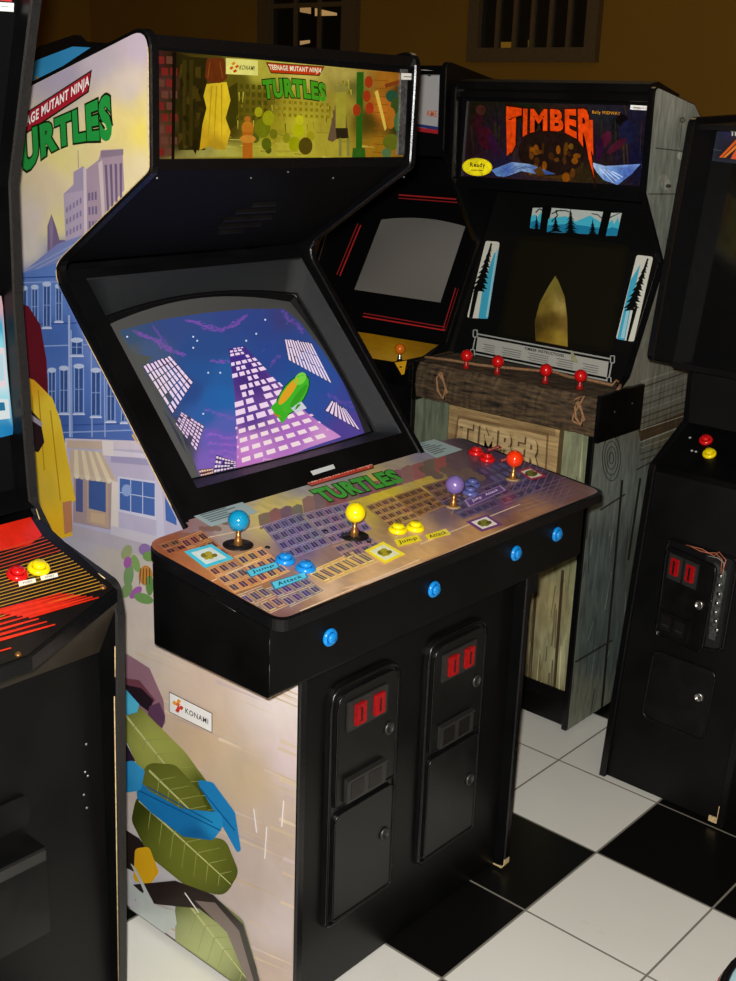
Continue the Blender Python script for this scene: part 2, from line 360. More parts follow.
# ================================================================== TURTLE CABINET (centre)
YL, YR = -.62, .10
R0 = root('arcade_cabinet', 'big four player cabinet with yellow backlit marquee, lit skyscraper screen and painted city side', 'arcade cabinet', (-.5, (YL + YR) / 2, 0))
prof = [(-.12, .012), (-.12, .80), (-.40, .925), (-.812, 1.392), (-.50, 1.594), (-.495, 1.832), (-1.04, 1.68), (-1.04, .012)]
PR = rounded(prof, {0: .02, 3: .045, 4: .02, 5: .035, 6: .03}, 6)
prism('side_panel', PR, 'y', YL, YL + .019, M['black'], R0)
prism('side_panel', PR, 'y', YR - .019, YR, M['black'], R0)
molding('edge_molding', PR, 'y', YL, YL + .019, M['molding'], R0)
molding('edge_molding', PR, 'y', YR - .019, YR, M['molding'], R0)
ya, yb = YL + .019, YR - .019
box('back_panel', (-1.03, ya, .01), (-1.012, yb, 1.665), M['blackpanel'], R0)
prism('top_panel', [(-1.02, 1.655), (-.515, 1.797), (-.515, 1.812), (-1.02, 1.672)], 'y', ya, yb, M['black'], R0)
prism('base_panel', [(-1.01, .02), (-.15, .02), (-.15, .035), (-1.01, .035)], 'y', ya, yb, M['blackpanel'], R0)
# chipped wood at the foot of the right panel
bm = bmesh.new()
add_prism(bm, [(-.124, .008), (-.1165, .02), (-.1165, .034), (-.119, .034), (-.119, .020), (-.126, .0115), (-.150, .0115), (-.15, .008)], 'y', YR - .02, YR - .001)
link('chipped_edge', bm_me(bm), M['chip'], R0, 'pale bare wood chip')
# marquee
mq = box('marquee', (-.522, ya, 1.612), (-.512, yb, 1.80), M['shroud'], R0)
MQ = [(157, 49), (407, 72), (404, 160), (153, 158)]
def mqp(x, y): return (x, y)
a = Art((-.511, 0, 1.7), (1, 0, 0), base=.0006)
a.poly([(156, 50), (406, 73.5), (403, 160), (153, 159.5)], idw([(157, 60, (62, 30, 26)), (165, 90, (80, 45, 38)), (160, 140, (95, 55, 42)), (178, 60, (36, 30, 8)), (178, 100, (40, 38, 8)), (180, 140, (44, 36, 8)), (196, 100, (60, 50, 12)), (200, 60, (80, 66, 18)), (236, 84, (100, 90, 18)), (238, 112, (96, 84, 16)), (228, 130, (80, 66, 12)), (262, 70, (190, 180, 60)), (262, 100, (110, 98, 20)), (300, 68, (215, 200, 90)), (300, 104, (180, 162, 45)), (345, 72, (190, 170, 80)), (345, 100, (170, 150, 50)), (250, 122, (110, 98, 18)), (272, 132, (165, 150, 30)), (300, 124, (195, 182, 45)), (330, 122, (175, 158, 45)), (290, 148, (200, 186, 55)), (260, 154, (185, 175, 55)), (225, 155, (190, 182, 75)), (330, 150, (185, 168, 50)), (352, 90, (110, 105, 40)), (368, 120, (80, 66, 14)), (390, 78, (175, 110, 28)), (380, 110, (200, 115, 30)), (402, 90, (60, 50, 18)), (402, 130, (50, 58, 20)), (378, 150, (170, 120, 24)), (205, 156, (170, 160, 78)), (190, 156, (150, 140, 70))], 2.2), 0, grid=4)
for i in range(9):
    y = 56 + i * 11.5
    for k in range(2):
        x = 157 + k * 9 + (4 if i % 2 else 0); a.quad([(x, y), (x + 7, y + .6), (x + 7, y + 8), (x, y + 7.6)], (125, 35, 30) if (i * 3 + k) % 4 in (0, 3) else (105, 62, 48), 1)
a.quad([(172, 52), (176, 52), (174, 159), (171, 159)], (18, 12, 6), 2)
a.wins([(238, 82), (268, 84), (268, 122), (238, 122)], 5, 5, .2, .2, (85, 78, 12), 1)
a.wins([(276, 98), (330, 102), (330, 120), (276, 118)], 10, 3, .25, .25, (150, 128, 15), 2)
a.quad([(228, 88), (237, 82), (238, 124), (226, 132)], (65, 60, 10), 1)
a.quad([(180, 56), (207, 58), (205, 150), (178, 150)], (42, 36, 8), 1)
for x in (182, 189): a.quad([(x, 60), (x + 4, 60), (x + 3, 146), (x, 146)], (60, 50, 12), 2)
# neutral hanging yellow cloth with folds under a brown lantern, plain hydrant, bushes and posts
a.poly([(206, 84), (226, 82), (230, 100), (225, 118), (230, 132), (225, 150), (214, 149), (210, 146), (199, 150), (202, 124), (206, 108), (203, 96)], idw([(210, 90, (225, 190, 40)), (226, 90, (240, 205, 40)), (215, 110, (230, 195, 35)), (222, 130, (240, 200, 40)), (203, 140, (215, 170, 30)), (214, 145, (190, 150, 30))], 2), 3, grid=5)
for x0, y0_, x1, y1_ in ((211, 86, 207, 146), (216, 86, 213, 148), (221, 84, 221, 146)): a.line((x0, y0_), (x1, y1_), 1.4, (196, 156, 26), 4, w2=.5)
a.poly(rounded([(206, 58), (224, 58), (227, 78), (220, 83), (210, 83), (204, 78)], 5, 3), (108, 48, 16), 5); a.line((209, 62), (207, 78), 1, (150, 76, 22), 6); a.line((219, 62), (222, 78), 1, (150, 76, 22), 6)
rq = random.Random(8)
for i in range(26): x, y = rq.uniform(178, 200), rq.uniform(58, 148); a.quad([(x, y), (x + rq.uniform(2, 7), y), (x + rq.uniform(2, 7), y + rq.uniform(2, 12)), (x, y + rq.uniform(2, 12))], rq.choice([(58, 46, 10), (34, 28, 6), (72, 58, 14)]), 2)
for i in range(60): x, y = rq.uniform(230, 352), rq.uniform(76, 126); a.line((x, y), (x + rq.uniform(-1, 1), y + rq.uniform(3, 12)), rq.uniform(.5, 1.6), rq.choice([(90, 78, 14), (150, 130, 30), (120, 104, 22), (205, 188, 60)]), 1, w2=.4)
for i in range(30): x, y = rq.uniform(205, 370), rq.uniform(132, 158); a.line((x, y), (x + rq.uniform(6, 24), y + .8), rq.uniform(.5, 1.5), rq.choice([(170, 155, 45), (215, 200, 80), (150, 134, 36)]), 1, w2=.3)
a.ell(247, 128, 6, 7, (205, 125, 30), 4); a.quad([(242, 132), (252, 132), (252, 159), (242, 159)], (190, 105, 25), 4); a.ell(247, 139, 8, 4, (215, 140, 45), 5); a.ell(247, 119, 3, 3, (190, 110, 30), 4)
for x, y, r, col in ((255, 138, 4, (88, 96, 20)), (273, 134, 4, (120, 118, 20)), (268, 150, 3, (80, 84, 20)), (286, 138, 4, (150, 146, 24)), (310, 136, 4, (170, 160, 26)), (262, 128, 8, (120, 125, 15)), (268, 118, 6, (165, 165, 20)), (258, 112, 4, (175, 170, 20)), (266, 144, 5, (95, 105, 15)), (298, 130, 6, (190, 190, 15)), (294, 144, 6, (165, 165, 10)), (305, 146, 7, (90, 75, 15)), (299, 120, 4, (210, 205, 30))):
    a.ell(x, y, r, r * 1.25, col, 3)
a.poly([(336, 100), (344, 96), (347, 130), (332, 142), (327, 140)], (110, 85, 60), 3)
a.quad([(335, 92), (346, 92), (345, 128), (335, 128)], (170, 160, 50), 4); a.quad([(335, 128), (347, 128), (348, 138), (336, 139)], (45, 35, 20), 4)
a.quad([(333, 86), (348, 86), (347, 92), (334, 92)], (150, 140, 60), 4)
for x in (338, 346): a.quad([(x, 138), (x + 3, 138), (x + 3, 156), (x, 156)], (140, 135, 60), 4)
a.quad([(356, 72), (363, 72), (361, 160), (355, 160)], (40, 98, 20), 5); a.quad([(352, 148), (364, 148), (365, 160), (351, 160)], (50, 100, 25), 6)
for x, y in ((368, 82), (366, 96), (369, 108), (356, 110)): a.ell(x, y, 4, 6, (170, 55, 20), 5)
for i in range(10): a.line((373, 80 + i * 8), (388, 81 + i * 8), .8, (150, 85, 15), 2)
a.quad([(384, 84), (402, 79), (402, 83), (385, 88)], (130, 60, 20), 4)
a.poly([(374, 92), (377, 90), (386, 128), (384, 131)], (235, 200, 80), 6)
for x, y, rx, ry, col in ((391, 96, 6, 6, (35, 80, 55)), (396, 106, 6, 9, (60, 80, 30)), (390, 118, 5, 11, (185, 110, 25)), (398, 122, 5, 10, (70, 110, 60)), (391, 142, 9, 8, (105, 110, 25)), (386, 153, 5, 5, (90, 120, 70))): a.ell(x, y, rx, ry, col, 5)
# KONAMI plate
a.quad([(225, 58), (257, 60.5), (257, 75.5), (225, 74)], (248, 240, 130), 7)
for x, y, col in ((232.5, 63.5, (235, 150, 20)), (236, 66.5, (220, 90, 15)), (230.5, 68, (220, 90, 15)), (234, 71, (200, 60, 15))): a.poly([(x - 2.2, y), (x + .6, y - 2), (x + 2.2, y), (x - .6, y + 2)], col, 8)
a.text('KONAMI', [(239, 65), (254, 66), (253, 70.5), (238, 69.5)], (60, 45, 15), 9, .012)
def arch(k): return lambda u, v: (u + (.5 - u) * .06 * (1 - v), v + k * (4 * (u - .5) ** 2) - k * .35)
def slog(a, bq, tq, lv, warp, gb=(255, 250, 210), red=(190, 45, 20), green=(45, 140, 35), ob=.10, edge=(20, 30, 8)):
    a.quad([bil(bq, -.03, -.35), bil(bq, 1.03, -.35), bil(bq, 1.0, 1.35), bil(bq, 0.0, 1.35)], edge, lv)
    a.quad([bil(bq, -.015, -.22), bil(bq, 1.015, -.22), bil(bq, .985, 1.2), bil(bq, .015, 1.2)], red, lv + 1)
    a.text('TEENAGE MUTANT NINJA', bq, gb, lv + 2, .03)
    a.text('TURTLES', tq, edge, lv + 3, ob, warp); a.text('TURTLES', tq, green, lv + 5, .055, warp)
slog(a, [(267, 64.5), (321, 68.3), (319, 74), (269, 71)], [(259, 79), (325, 83), (324, 99), (263, 96)], 10, arch(.18), red=(205, 60, 15), green=(75, 165, 30))
a.build('marquee_film', A_MARQ, mq)
box('marquee_bracket', (-.511, yb - .030, 1.617), (-.506, yb - .010, 1.790), M['bracket'], R0, .002, 'dull silver end bracket')
box('marquee_retainer', (-.512, ya, 1.796), (-.502, yb, 1.816), M['molding'], R0, .002)
box('marquee_retainer', (-.512, ya, 1.594), (-.500, yb, 1.613), M['molding'], R0, .002)
a = Art((-.506, 0, 1.7), (1, 0, 0), base=.0012); a.quad([(400.5, 73), (414, 73.5), (414, 80), (400.5, 79.5)], (235, 235, 225), 3); a.line((403, 76.5), (411, 77), 1.0, (120, 120, 115), 4); a.build('sticker', A_PLAIN, R0, 'small white sticker')
# speaker panel under the marquee
sp = prism('speaker_panel', [(-.512, 1.600), (-.815, 1.402), (-.822, 1.412), (-.519, 1.612)], 'y', ya, yb, M['shroud'], R0)
sn = Vector((.198, 0, -.303)).normalized(); so = Vector((-.512, 0, 1.600))
for p, q in (((251, 204), (275, 203)), ((234, 211), (275, 209)), ((222, 219), (271, 216)), ((218, 225.5), (260, 223.5)), ((218, 231.5), (243, 229.5))):
    A_, B_ = hp(p, so, sn), hp(q, so, sn); x = (A_.x + B_.x) / 2; z = (A_.z + B_.z) / 2; ey = abs(B_.y - A_.y) / 2; ym = (A_.y + B_.y) / 2
    dn = Vector((-.303, 0, -.198)).normalized(); bm = bmesh.new(); P = [(-.006, 0), (.006, 0), (.003, .006), (-.002, .006)]
    add_prism(bm, [(x + dn.x * s + sn.x * t, z + dn.z * s + sn.z * t) for s, t in P], 'y', ym - ey, ym + ey); link('speaker_louvre', bm_me(bm), M['coindoor'], sp)
for q in ((157, 178), (251, 178), (288, 172), (333, 178), (404, 177)):
    lathe('screw', [(0, 0), (.0035, 0), (.002, .002), (0, .0022)], frame_M(hp(q, so, sn) - sn * .0002, (0, 1, 0), sn), M['steel'], sp, 10)
# monitor bezel
bn = Vector((.738, 0, .675)); bw = Vector((.675, 0, -.738)); bo = Vector((-.812, 0, 1.392))
def BP(y, w, d): p = bo - bn * d + bw * w; return Vector((p.x, y, p.z))
cy0, cy1, cw0, cw1 = -.508, .036, .092, .468
def loop(y0, y1, w0, w1, d, top=0, bot=0, side=0, n=14):
    L = []
    for i in range(n): t = i / n; L.append(BP(y0 + (y1 - y0) * t, w0 - top * (1 - (2 * t - 1) ** 2), d))
    for i in range(n): t = i / n; L.append(BP(y1 + side * (1 - (2 * t - 1) ** 2), w0 + (w1 - w0) * t, d))
    for i in range(n): t = i / n; L.append(BP(y1 + (y0 - y1) * t, w1 + bot * (1 - (2 * t - 1) ** 2), d))
    for i in range(n): t = i / n; L.append(BP(y0 - side * (1 - (2 * t - 1) ** 2), w1 + (w0 - w1) * t, d))
    return L
bm = bmesh.new()
LL = [loop(ya, yb, .0, .575, .012), loop(-.545, .066, .022, .512, .012), loop(-.543, .064, .024, .510, .016), loop(cy0 - .012, cy1 + .014, cw0 - .006, cw1 + .006, .062, .032, .006, .004), loop(cy0 + .004, cy1 - .004, cw0 + .004, cw1 - .004, .08, .032, .006, .004), loop(cy0 + .004, cy1 - .004, cw0 + .004, cw1 - .004, .10, .032, .006, .004)]
VV = [[bm.verts.new(p) for p in L] for L in LL]
for A_, B_ in zip(VV, VV[1:]):
    for i in range(len(A_)): j = (i + 1) % len(A_); bm.faces.new((A_[i], A_[j], B_[j], B_[i]))
bz = link('monitor_bezel', bm_me(bm), [M['bezel'], M['blackpanel']], R0)
NS = 56
for i, f in enumerate(bz.data.polygons): f.material_index = 1 if (i // NS in (0, 3, 4)) else 0; f.use_smooth = (i // NS == 2)
def rimp(L): return L
tube('bezel_rim', loop(cy0 - .006, cy1 + .006, cw0 - .005, cw1 + .004, .066, .032, .006, .004), .0035, M['molding'], bz, 6, True)
def bulge(h):
    y = h.y; w = (h - bo).dot(bw); u = (y - (cy0 + cy1) / 2) / ((cy1 - cy0) / 2); v = (w - (cw0 + cw1) / 2) / ((cw1 - cw0) / 2)
    return .022 * (1 - .5 * min(1.3, u * u) - .5 * min(1.3, v * v))
# picture tube glass (curved grid)
bm = bmesh.new(); G = []
for j in range(25):
    row = []
    for i in range(33):
        y = cy0 - .01 + (cy1 - cy0 + .02) * i / 32; w = cw0 - .04 + (cw1 - cw0 + .055) * j / 24; p = BP(y, w, .082); row.append(bm.verts.new(p + bn * bulge(p)))
    G.append(row)
for j in range(24):
    for i in range(32): bm.faces.new((G[j][i], G[j][i + 1], G[j + 1][i + 1], G[j + 1][i]))
scr = link('screen', bm_me(bm), mat('powered_crt_glass', c(82, 82, 80), .12, coat=.3, emit=c(60, 62, 66), es=.15), R0, smooth=True)
S = Art(BP(0, .1, .082), bn, base=.0006, step=.00012, bulge=bulge)
IMG = [(119, 331), (160, 320), (205, 313), (248, 309), (284, 309), (300, 322), (322, 350), (345, 385), (368, 425), (368, 433), (345, 441), (290, 457), (240, 470), (201, 478), (188, 458), (160, 405), (140, 368)]
sky = idw([(130, 335, (62, 86, 118)), (150, 328, (60, 80, 128)), (170, 325, (58, 78, 138)), (200, 316, (58, 78, 138)), (230, 320, (56, 74, 140)), (260, 330, (52, 72, 140)), (285, 320, (62, 66, 125)), (150, 350, (72, 92, 130)), (200, 350, (50, 80, 142)), (215, 345, (50, 80, 142)), (200, 370, (46, 88, 152)), (225, 375, (44, 96, 162)), (215, 400, (42, 102, 172)), (225, 400, (42, 104, 174)), (205, 415, (52, 98, 168)), (225, 425, (90, 100, 182)), (212, 440, (110, 98, 186)), (225, 450, (125, 98, 188)), (208, 462, (130, 100, 190)), (230, 460, (140, 104, 192)), (290, 340, (50, 74, 140)), (300, 370, (44, 80, 150)), (320, 385, (46, 80, 156)), (300, 390, (44, 86, 160)), (325, 400, (52, 80, 158)), (345, 400, (60, 72, 150)), (350, 425, (84, 68, 150)), (180, 440, (60, 60, 78)), (130, 355, (88, 90, 88)), (152, 392, (82, 84, 80)), (182, 455, (80, 80, 82)), (270, 355, (48, 76, 148)), (245, 345, (50, 78, 145)), (190, 390, (48, 78, 140))], 2.6)
S.bound = ccw(IMG); S.poly(IMG, sky, 0, grid=6)
S.poly([(119, 331), (127, 353), (152, 357), (146, 366), (170, 415), (180, 425), (200, 478), (188, 458), (160, 405), (140, 368)], (86, 88, 84), 1, grid=10)
rc = random.Random(21)
def cloud(pts, w, col=(150, 85, 195)):
    for a0, b0 in zip(pts, pts[1:]):
        L_ = math.hypot(b0[0] - a0[0], b0[1] - a0[1]); n = max(2, int(L_ / 1.6)); an = math.atan2(b0[1] - a0[1], b0[0] - a0[0])
        for k in range(n):
            t = (k + rc.random()) / n; x = a0[0] + (b0[0] - a0[0]) * t + rc.uniform(-1, 1) * w * .4; y = a0[1] + (b0[1] - a0[1]) * t + rc.uniform(-1, 1) * w * .5; s = sky(x, y); m = rc.uniform(.25, .75)
            cc = tuple(s[i] * (1 - m) + lin(col[i]) * m for i in range(3)) + (1,)
            S.ell(x, y, rc.uniform(1.6, 3.4), w * rc.uniform(.18, .42), (lambda *_, cc=cc: cc), 2, an + rc.uniform(-.5, .5), n=7)
for o in range(3):
    cloud([(133 + o * 3, 331 + o * 2), (150 + o * 2, 338 + o), (160, 341 + o * 3), (172, 350 + o), (183, 356 - o)], 2.2)
    cloud([(185 + o * 5, 320 + o), (205, 325 + o * 2), (222, 329 + o), (235, 326 - o * 2), (246, 316)], 2.0)
cloud([(152, 326), (160, 336), (167, 345)], 2.5, (120, 80, 180)); cloud([(283, 312), (290, 320), (303, 332)], 4, (120, 80, 175)); cloud([(210, 360), (222, 362), (232, 361)], 2.5); cloud([(270, 366), (276, 358), (281, 355)], 3, (120, 80, 170))
cloud([(208, 410), (220, 415), (236, 420)], 4, (125, 95, 190)); cloud([(330, 395), (340, 402), (352, 405)], 4, (110, 80, 180))
for i in range(9): cloud([(204 + i, 432 + i * 4), (216, 430 + i * 4.5), (226, 436 + i * 3), (236, 432 + i * 4.3)], 2.6, (165, 100, 210) if i % 2 else (125, 85, 190))
for x, y in ((127, 337), (193, 337), (197, 341), (193, 348), (208, 373), (220, 373), (256, 334), (265, 320), (203, 414), (246, 341)): S.ell(x, y, 1, 1, (225, 235, 255), 3, n=6)
# middle tower seen from below
TW = [(228, 349), (245, 346), (338, 441), (236, 468)]
S.poly([(228, 349), (244, 346), (296, 405), (341, 437), (290, 455), (236, 469), (235, 400)], idw([(235, 355, (70, 50, 140)), (250, 380, (75, 50, 130)), (250, 420, (95, 65, 150)), (300, 430, (180, 110, 200)), (250, 445, (210, 140, 215)), (320, 440, (215, 150, 210)), (240, 465, (200, 120, 200))]), 4, grid=7)
TQ = [(229, 349), (244, 347), (335, 436), (237, 466)]
def rowy(k): t = k / 17; return t ** 1.5
for k in range(17):
    v0, v1 = rowy(k + .18), rowy(k + .82); n = 5 + k // 4
    if k < 13:
        u = .03
        while u < .95:
            wv = random.uniform(.5, 1.1) / n
            if random.random() > .2: S.poly([bil(TQ, u, v0), bil(TQ, min(.98, u + wv), v0), bil(TQ, min(.98, u + wv), v1), bil(TQ, u, v1)], (255, 225, 250), 6)
            u += wv + .35 / n
    else:
        S.poly([bil(TQ, .01, rowy(k + .05)), bil(TQ, .99, rowy(k + .05)), bil(TQ, .99, rowy(k + .3)), bil(TQ, .01, rowy(k + .3))], (255, 205, 235), 5)
        for i in range(7): S.poly([bil(TQ, .05 + i * .13, rowy(k + .4)), bil(TQ, .14 + i * .13, rowy(k + .4)), bil(TQ, .14 + i * .13, rowy(k + .85)), bil(TQ, .05 + i * .13, rowy(k + .85))], (255, 232, 235), 6)
def tower(q, nx, ny, col, dark=(62, 50, 95), skip=0, mx=.12, my=.25): S.poly(q, dark, 4); S.wins(q, nx, ny, mx, my, col, 6, skip=skip, jit=.06)
# left towers: bars
QL = [(142, 366), (170, 356), (193, 382), (172, 415)]
tower(QL, 8, 6, (250, 225, 250), mx=.2, my=.06, skip=.06)
tower([(181, 412), (204, 426), (196, 452), (175, 424)], 7, 7, (250, 215, 250), dark=(75, 70, 95), skip=.12, my=.2)
tower([(216, 455), (236, 462), (236, 468), (213, 474)], 7, 4, (250, 225, 245), skip=.05)
tower([(198, 470), (213, 468), (213, 474), (201, 478)], 6, 2, (250, 205, 180), dark=(90, 60, 60))
tower([(284, 339), (311, 343), (332, 384), (288, 360)], 11, 3, (252, 230, 250), mx=.2, my=.03)
tower([(332, 400), (345, 409), (361, 432), (324, 411)], 8, 1, (252, 225, 250), mx=.2, my=.06)
S.line((262, 352), (288, 322), .8, (80, 90, 160), 2)
# small plain pixel sprite in front of the tower
def blob(pts, col, lv): S.poly(pts, col, lv)
for x, y, rx, ry, r, col in ((292, 396, 25, 12, -.95, (20, 70, 20)), (292, 396, 24, 11, -.95, (70, 190, 45)), (288, 392, 16, 4, -.95, (235, 170, 40)), (298, 397, 15, 3, -.95, (60, 165, 36)), (279, 413, 6, 4, 0, (225, 110, 30)), (300, 379, 7, 5, -.9, (130, 220, 70))): S.ell(x, y, rx, ry, col, 8, r); S.lv += 1
S.quad([(276, 402), (270, 408), (282, 424), (288, 416)], (65, 185, 40), 9); S.quad([(290, 408), (301, 402), (306, 408), (296, 414)], (215, 220, 225), 9)
S.build('screen_picture', A_CRT, scr)
# white tag below the screen
a = Art(BP(0, .52, .012), bn, base=.0008); a.quad([(310, 471.5), (333, 464.5), (335, 468.5), (313, 475.5)], (200, 205, 205), 1); a.build('sticker', A_PLAIN, R0, 'small white paper tag')

# ---- control panel
CP0, CPN = Vector((-.05, 0, .925)), Vector((.1, 0, 1)).normalized()
cpr = rounded([(-.077, .776), (-.077, .901), (-.375, .931), (-.375, .776)], {0: .006}, 3)
prism('control_panel', cpr, 'y', -.735, .224, M['black'], R0, .002)
out = rounded([(-.047, -.742), (-.047, .262), (-.455, .262), (-.455, .10), (-.405, .10), (-.405, -.62), (-.400, -.742)], {0: .028, 1: .028, 2: .03, 6: .055}, 6)
bm = bmesh.new()
zt = lambda x: .925 - .1 * (x + .05)
T_, B_ = [bm.verts.new((x, y, zt(x))) for x, y in out], [bm.verts.new((x, y, zt(x) - .020)) for x, y in out]
bm.faces.new(T_); bm.faces.new(B_[::-1])
for i in range(len(out)): j = (i + 1) % len(out); bm.faces.new((T_[i], T_[j], B_[j], B_[i]))
cpt = link('control_panel_top', bm_me(bm), M['molding'], R0)
prism('panel_back_strip', [(-.405, .945), (-.405, .9605), (-.50, .970), (-.50, .950)], 'y', ya, yb, M['molding'], R0)
ins = rounded([(-.054, -.734), (-.054, .252), (-.452, .252), (-.4795, .093), (-.4795, -.597), (-.41, -.618), (-.405, -.734)], {0: .026, 1: .026, 2: .02, 5: .02, 6: .05}, 5)
a = Art(CP0, CPN, base=.0008, bound=[proj((x, y, zt(x))) for x, y in ins])
a.poly(a.bound, idw([(170, 548, (140, 78, 48)), (180, 560, (165, 100, 58)), (200, 530, (150, 118, 118)), (225, 525, (165, 150, 140)), (250, 500, (186, 172, 150)), (300, 490, (160, 156, 158)), (262, 510, (205, 186, 104)), (300, 505, (206, 188, 92)), (385, 495, (218, 196, 60)), (350, 500, (205, 180, 70)), (425, 478, (196, 170, 76)), (420, 455, (142, 136, 156)), (400, 462, (172, 158, 140)), (455, 460, (104, 80, 86)), (340, 475, (160, 152, 158)), (300, 540, (112, 96, 134)), (340, 560, (140, 112, 104)), (250, 575, (160, 112, 78)), (220, 572, (178, 116, 66)), (250, 600, (140, 96, 70)), (290, 605, (132, 102, 98)), (285, 620, (112, 78, 74)), (310, 612, (150, 116, 92)), (330, 592, (196, 164, 132)), (370, 580, (200, 162, 116)), (430, 556, (206, 164, 106)), (480, 540, (188, 142, 90)), (530, 515, (162, 116, 84)), (580, 492, (116, 84, 78)), (340, 605, (120, 84, 60)), (440, 566, (140, 98, 62)), (520, 530, (120, 82, 60)), (400, 515, (140, 106, 80)), (440, 510, (112, 90, 100)), (500, 470, (74, 58, 92)), (540, 475, (70, 54, 82)), (480, 450, (70, 54, 70)), (470, 440, (64, 48, 58)), (500, 500, (90, 74, 106)), (420, 530, (182, 148, 112))], 2.2), 0, grid=6)
# painted city blocks on the overlay
rh = random.Random(33)
def vary(col, k): return tuple(max(0, min(255, int(v + rh.uniform(-k, k)))) for v in col)
def block(q, base, win, nx, ny, lv=2, roof=None, mx=.2, my=.2, light=(190, 165, 120)):
    a.poly(q, base, lv, grid=8)
    for i in range(nx):
        if i % 2 == 0: a.poly([bil(q, i / nx, 0), bil(q, (i + 1) / nx, 0), bil(q, (i + 1) / nx, 1), bil(q, i / nx, 1)], vary(base, 14), lv + 1)
        for j_ in range(ny):
            u0, u1, v0, v1 = (i + mx) / nx, (i + 1 - mx) / nx, (j_ + my) / ny, (j_ + 1 - my) / ny
            a.poly([bil(q, u0 - .06 / nx, v0 - .08 / ny), bil(q, u1 + .06 / nx, v0 - .08 / ny), bil(q, u1 + .06 / nx, v1 + .08 / ny), bil(q, u0 - .06 / nx, v1 + .08 / ny)], vary(light, 16), lv + 2)
            a.poly([bil(q, u0, v0), bil(q, u1, v0), bil(q, u1, v1), bil(q, u0, v1)], vary(win, 10), lv + 3)
            a.line(bil(q, (u0 + u1) / 2, v0), bil(q, (u0 + u1) / 2, v1), .4, vary(light, 10), lv + 4, clip=True)
    for j_ in range(ny + 1): a.line(bil(q, 0, j_ / ny), bil(q, 1, j_ / ny), .6, vary(roof or light, 10), lv + 3, clip=True)
block([(178, 541), (202, 532), (232, 556), (205, 568)], (158, 100, 62), (84, 46, 44), 3, 3, roof=(205, 150, 95), light=(190, 130, 80))
block([(158, 546), (176, 540), (190, 549), (168, 556)], (128, 72, 48), (72, 38, 34), 2, 2, light=(165, 105, 70))
block([(262, 527), (300, 514), (330, 545), (290, 560)], (112, 98, 136), (64, 56, 98), 5, 4, roof=(172, 158, 176), light=(150, 138, 168))
block([(302, 515), (348, 503), (372, 530), (332, 545)], (128, 108, 130), (72, 60, 100), 5, 4, roof=(178, 160, 165), light=(162, 146, 160))
block([(365, 507), (392, 497), (420, 518), (390, 528)], (160, 118, 76), (90, 58, 56), 4, 4, roof=(205, 165, 105), light=(196, 152, 96))
block([(394, 497), (420, 488), (446, 506), (420, 517)], (134, 94, 62), (76, 50, 48), 4, 4, roof=(180, 138, 92), light=(168, 124, 82))
block([(422, 487), (446, 480), (470, 496), (446, 505)], (112, 82, 72), (66, 50, 56), 3, 3, roof=(150, 118, 96), light=(142, 110, 92))
block([(234, 558), (262, 548), (290, 572), (262, 584)], (190, 142, 84), (92, 68, 88), 3, 3, roof=(222, 186, 126), light=(214, 176, 116))
block([(206, 570), (232, 560), (262, 584), (234, 594)], (182, 126, 78), (88, 58, 72), 3, 3, roof=(214, 168, 112), light=(204, 156, 100))
block([(236, 597), (262, 587), (288, 606), (262, 618)], (150, 112, 92), (78, 62, 98), 3, 2, roof=(206, 180, 150), light=(190, 160, 130))
block([(266, 590), (306, 578), (324, 592), (290, 608)], (128, 106, 112), (74, 64, 106), 4, 2, roof=(202, 182, 164), light=(178, 158, 150))
block([(306, 574), (358, 551), (378, 562), (326, 584)], (204, 172, 100), (104, 82, 92), 7, 1, roof=(236, 206, 130), light=(226, 196, 126))
block([(332, 548), (368, 536), (384, 548), (346, 560)], (140, 112, 118), (74, 62, 96), 4, 2, roof=(180, 154, 140), light=(166, 140, 132))
block([(440, 503), (476, 490), (500, 506), (464, 520)], (88, 72, 104), (52, 42, 80), 5, 3, roof=(132, 112, 138), light=(112, 94, 124))
block([(480, 489), (520, 474), (545, 489), (505, 505)], (84, 68, 96), (50, 42, 76), 5, 3, roof=(128, 108, 130), light=(106, 88, 118))
block([(476, 470), (500, 462), (522, 474), (496, 484)], (72, 58, 88), (100, 88, 128), 4, 2, light=(88, 74, 104))
block([(498, 448), (520, 456), (552, 474), (526, 472)], (66, 52, 72), (96, 78, 100), 4, 3, light=(84, 66, 86))
for i in range(10): a.line((522 + i * 5.4, 454 + i * 3.8), (506 + i * 6, 490 + i * 2), .8, (132, 100, 120), 6, clip=True)
for i in range(6): a.line((500 + i * 4, 498 + i * 3), (566 + i * 3, 478 + i * 3), .7, (120, 96, 116), 4, clip=True)
for i in range(17):
    x = 258 + i * 11; y = 522 - i * 3.5; h = rh.uniform(2, 10); a.poly([(x, y - h), (x + 6, y - h - 2 - rh.uniform(0, 3)), (x + 11, y - h - 3), (x + 13, y + 5), (x + 2, y + 8)], (rh.randint(112, 156), rh.randint(88, 112), rh.randint(82, 116)), 1)
for i in range(9): x = 444 + i * 6; y = 452 + i * 1.5 + (i % 3) * 3; a.ell(x - 20 + i, y + 18 - i * 1.2, 6, 3.4, (112, 92, 84), 1, rh.uniform(-.4, .4))
for i in range(10): a.ell(182 + i * 7, 536 - i * 2.2 + (i % 3) * 2, 5, 2.6, (140 - i * 2, 92 + i * 2, 74 + i * 2), 1, .3)
for p_ in ((262, 592, 345, 560), (300, 612, 420, 560), (420, 545, 520, 505), (205, 585, 260, 560), (200, 540, 262, 527)): a.line(p_[:2], p_[2:], 1.0, (214, 192, 160), 3, clip=True)
a.poly([(340, 590), (430, 560), (520, 522), (565, 500), (500, 532), (400, 580)], (205, 172, 140), 2)
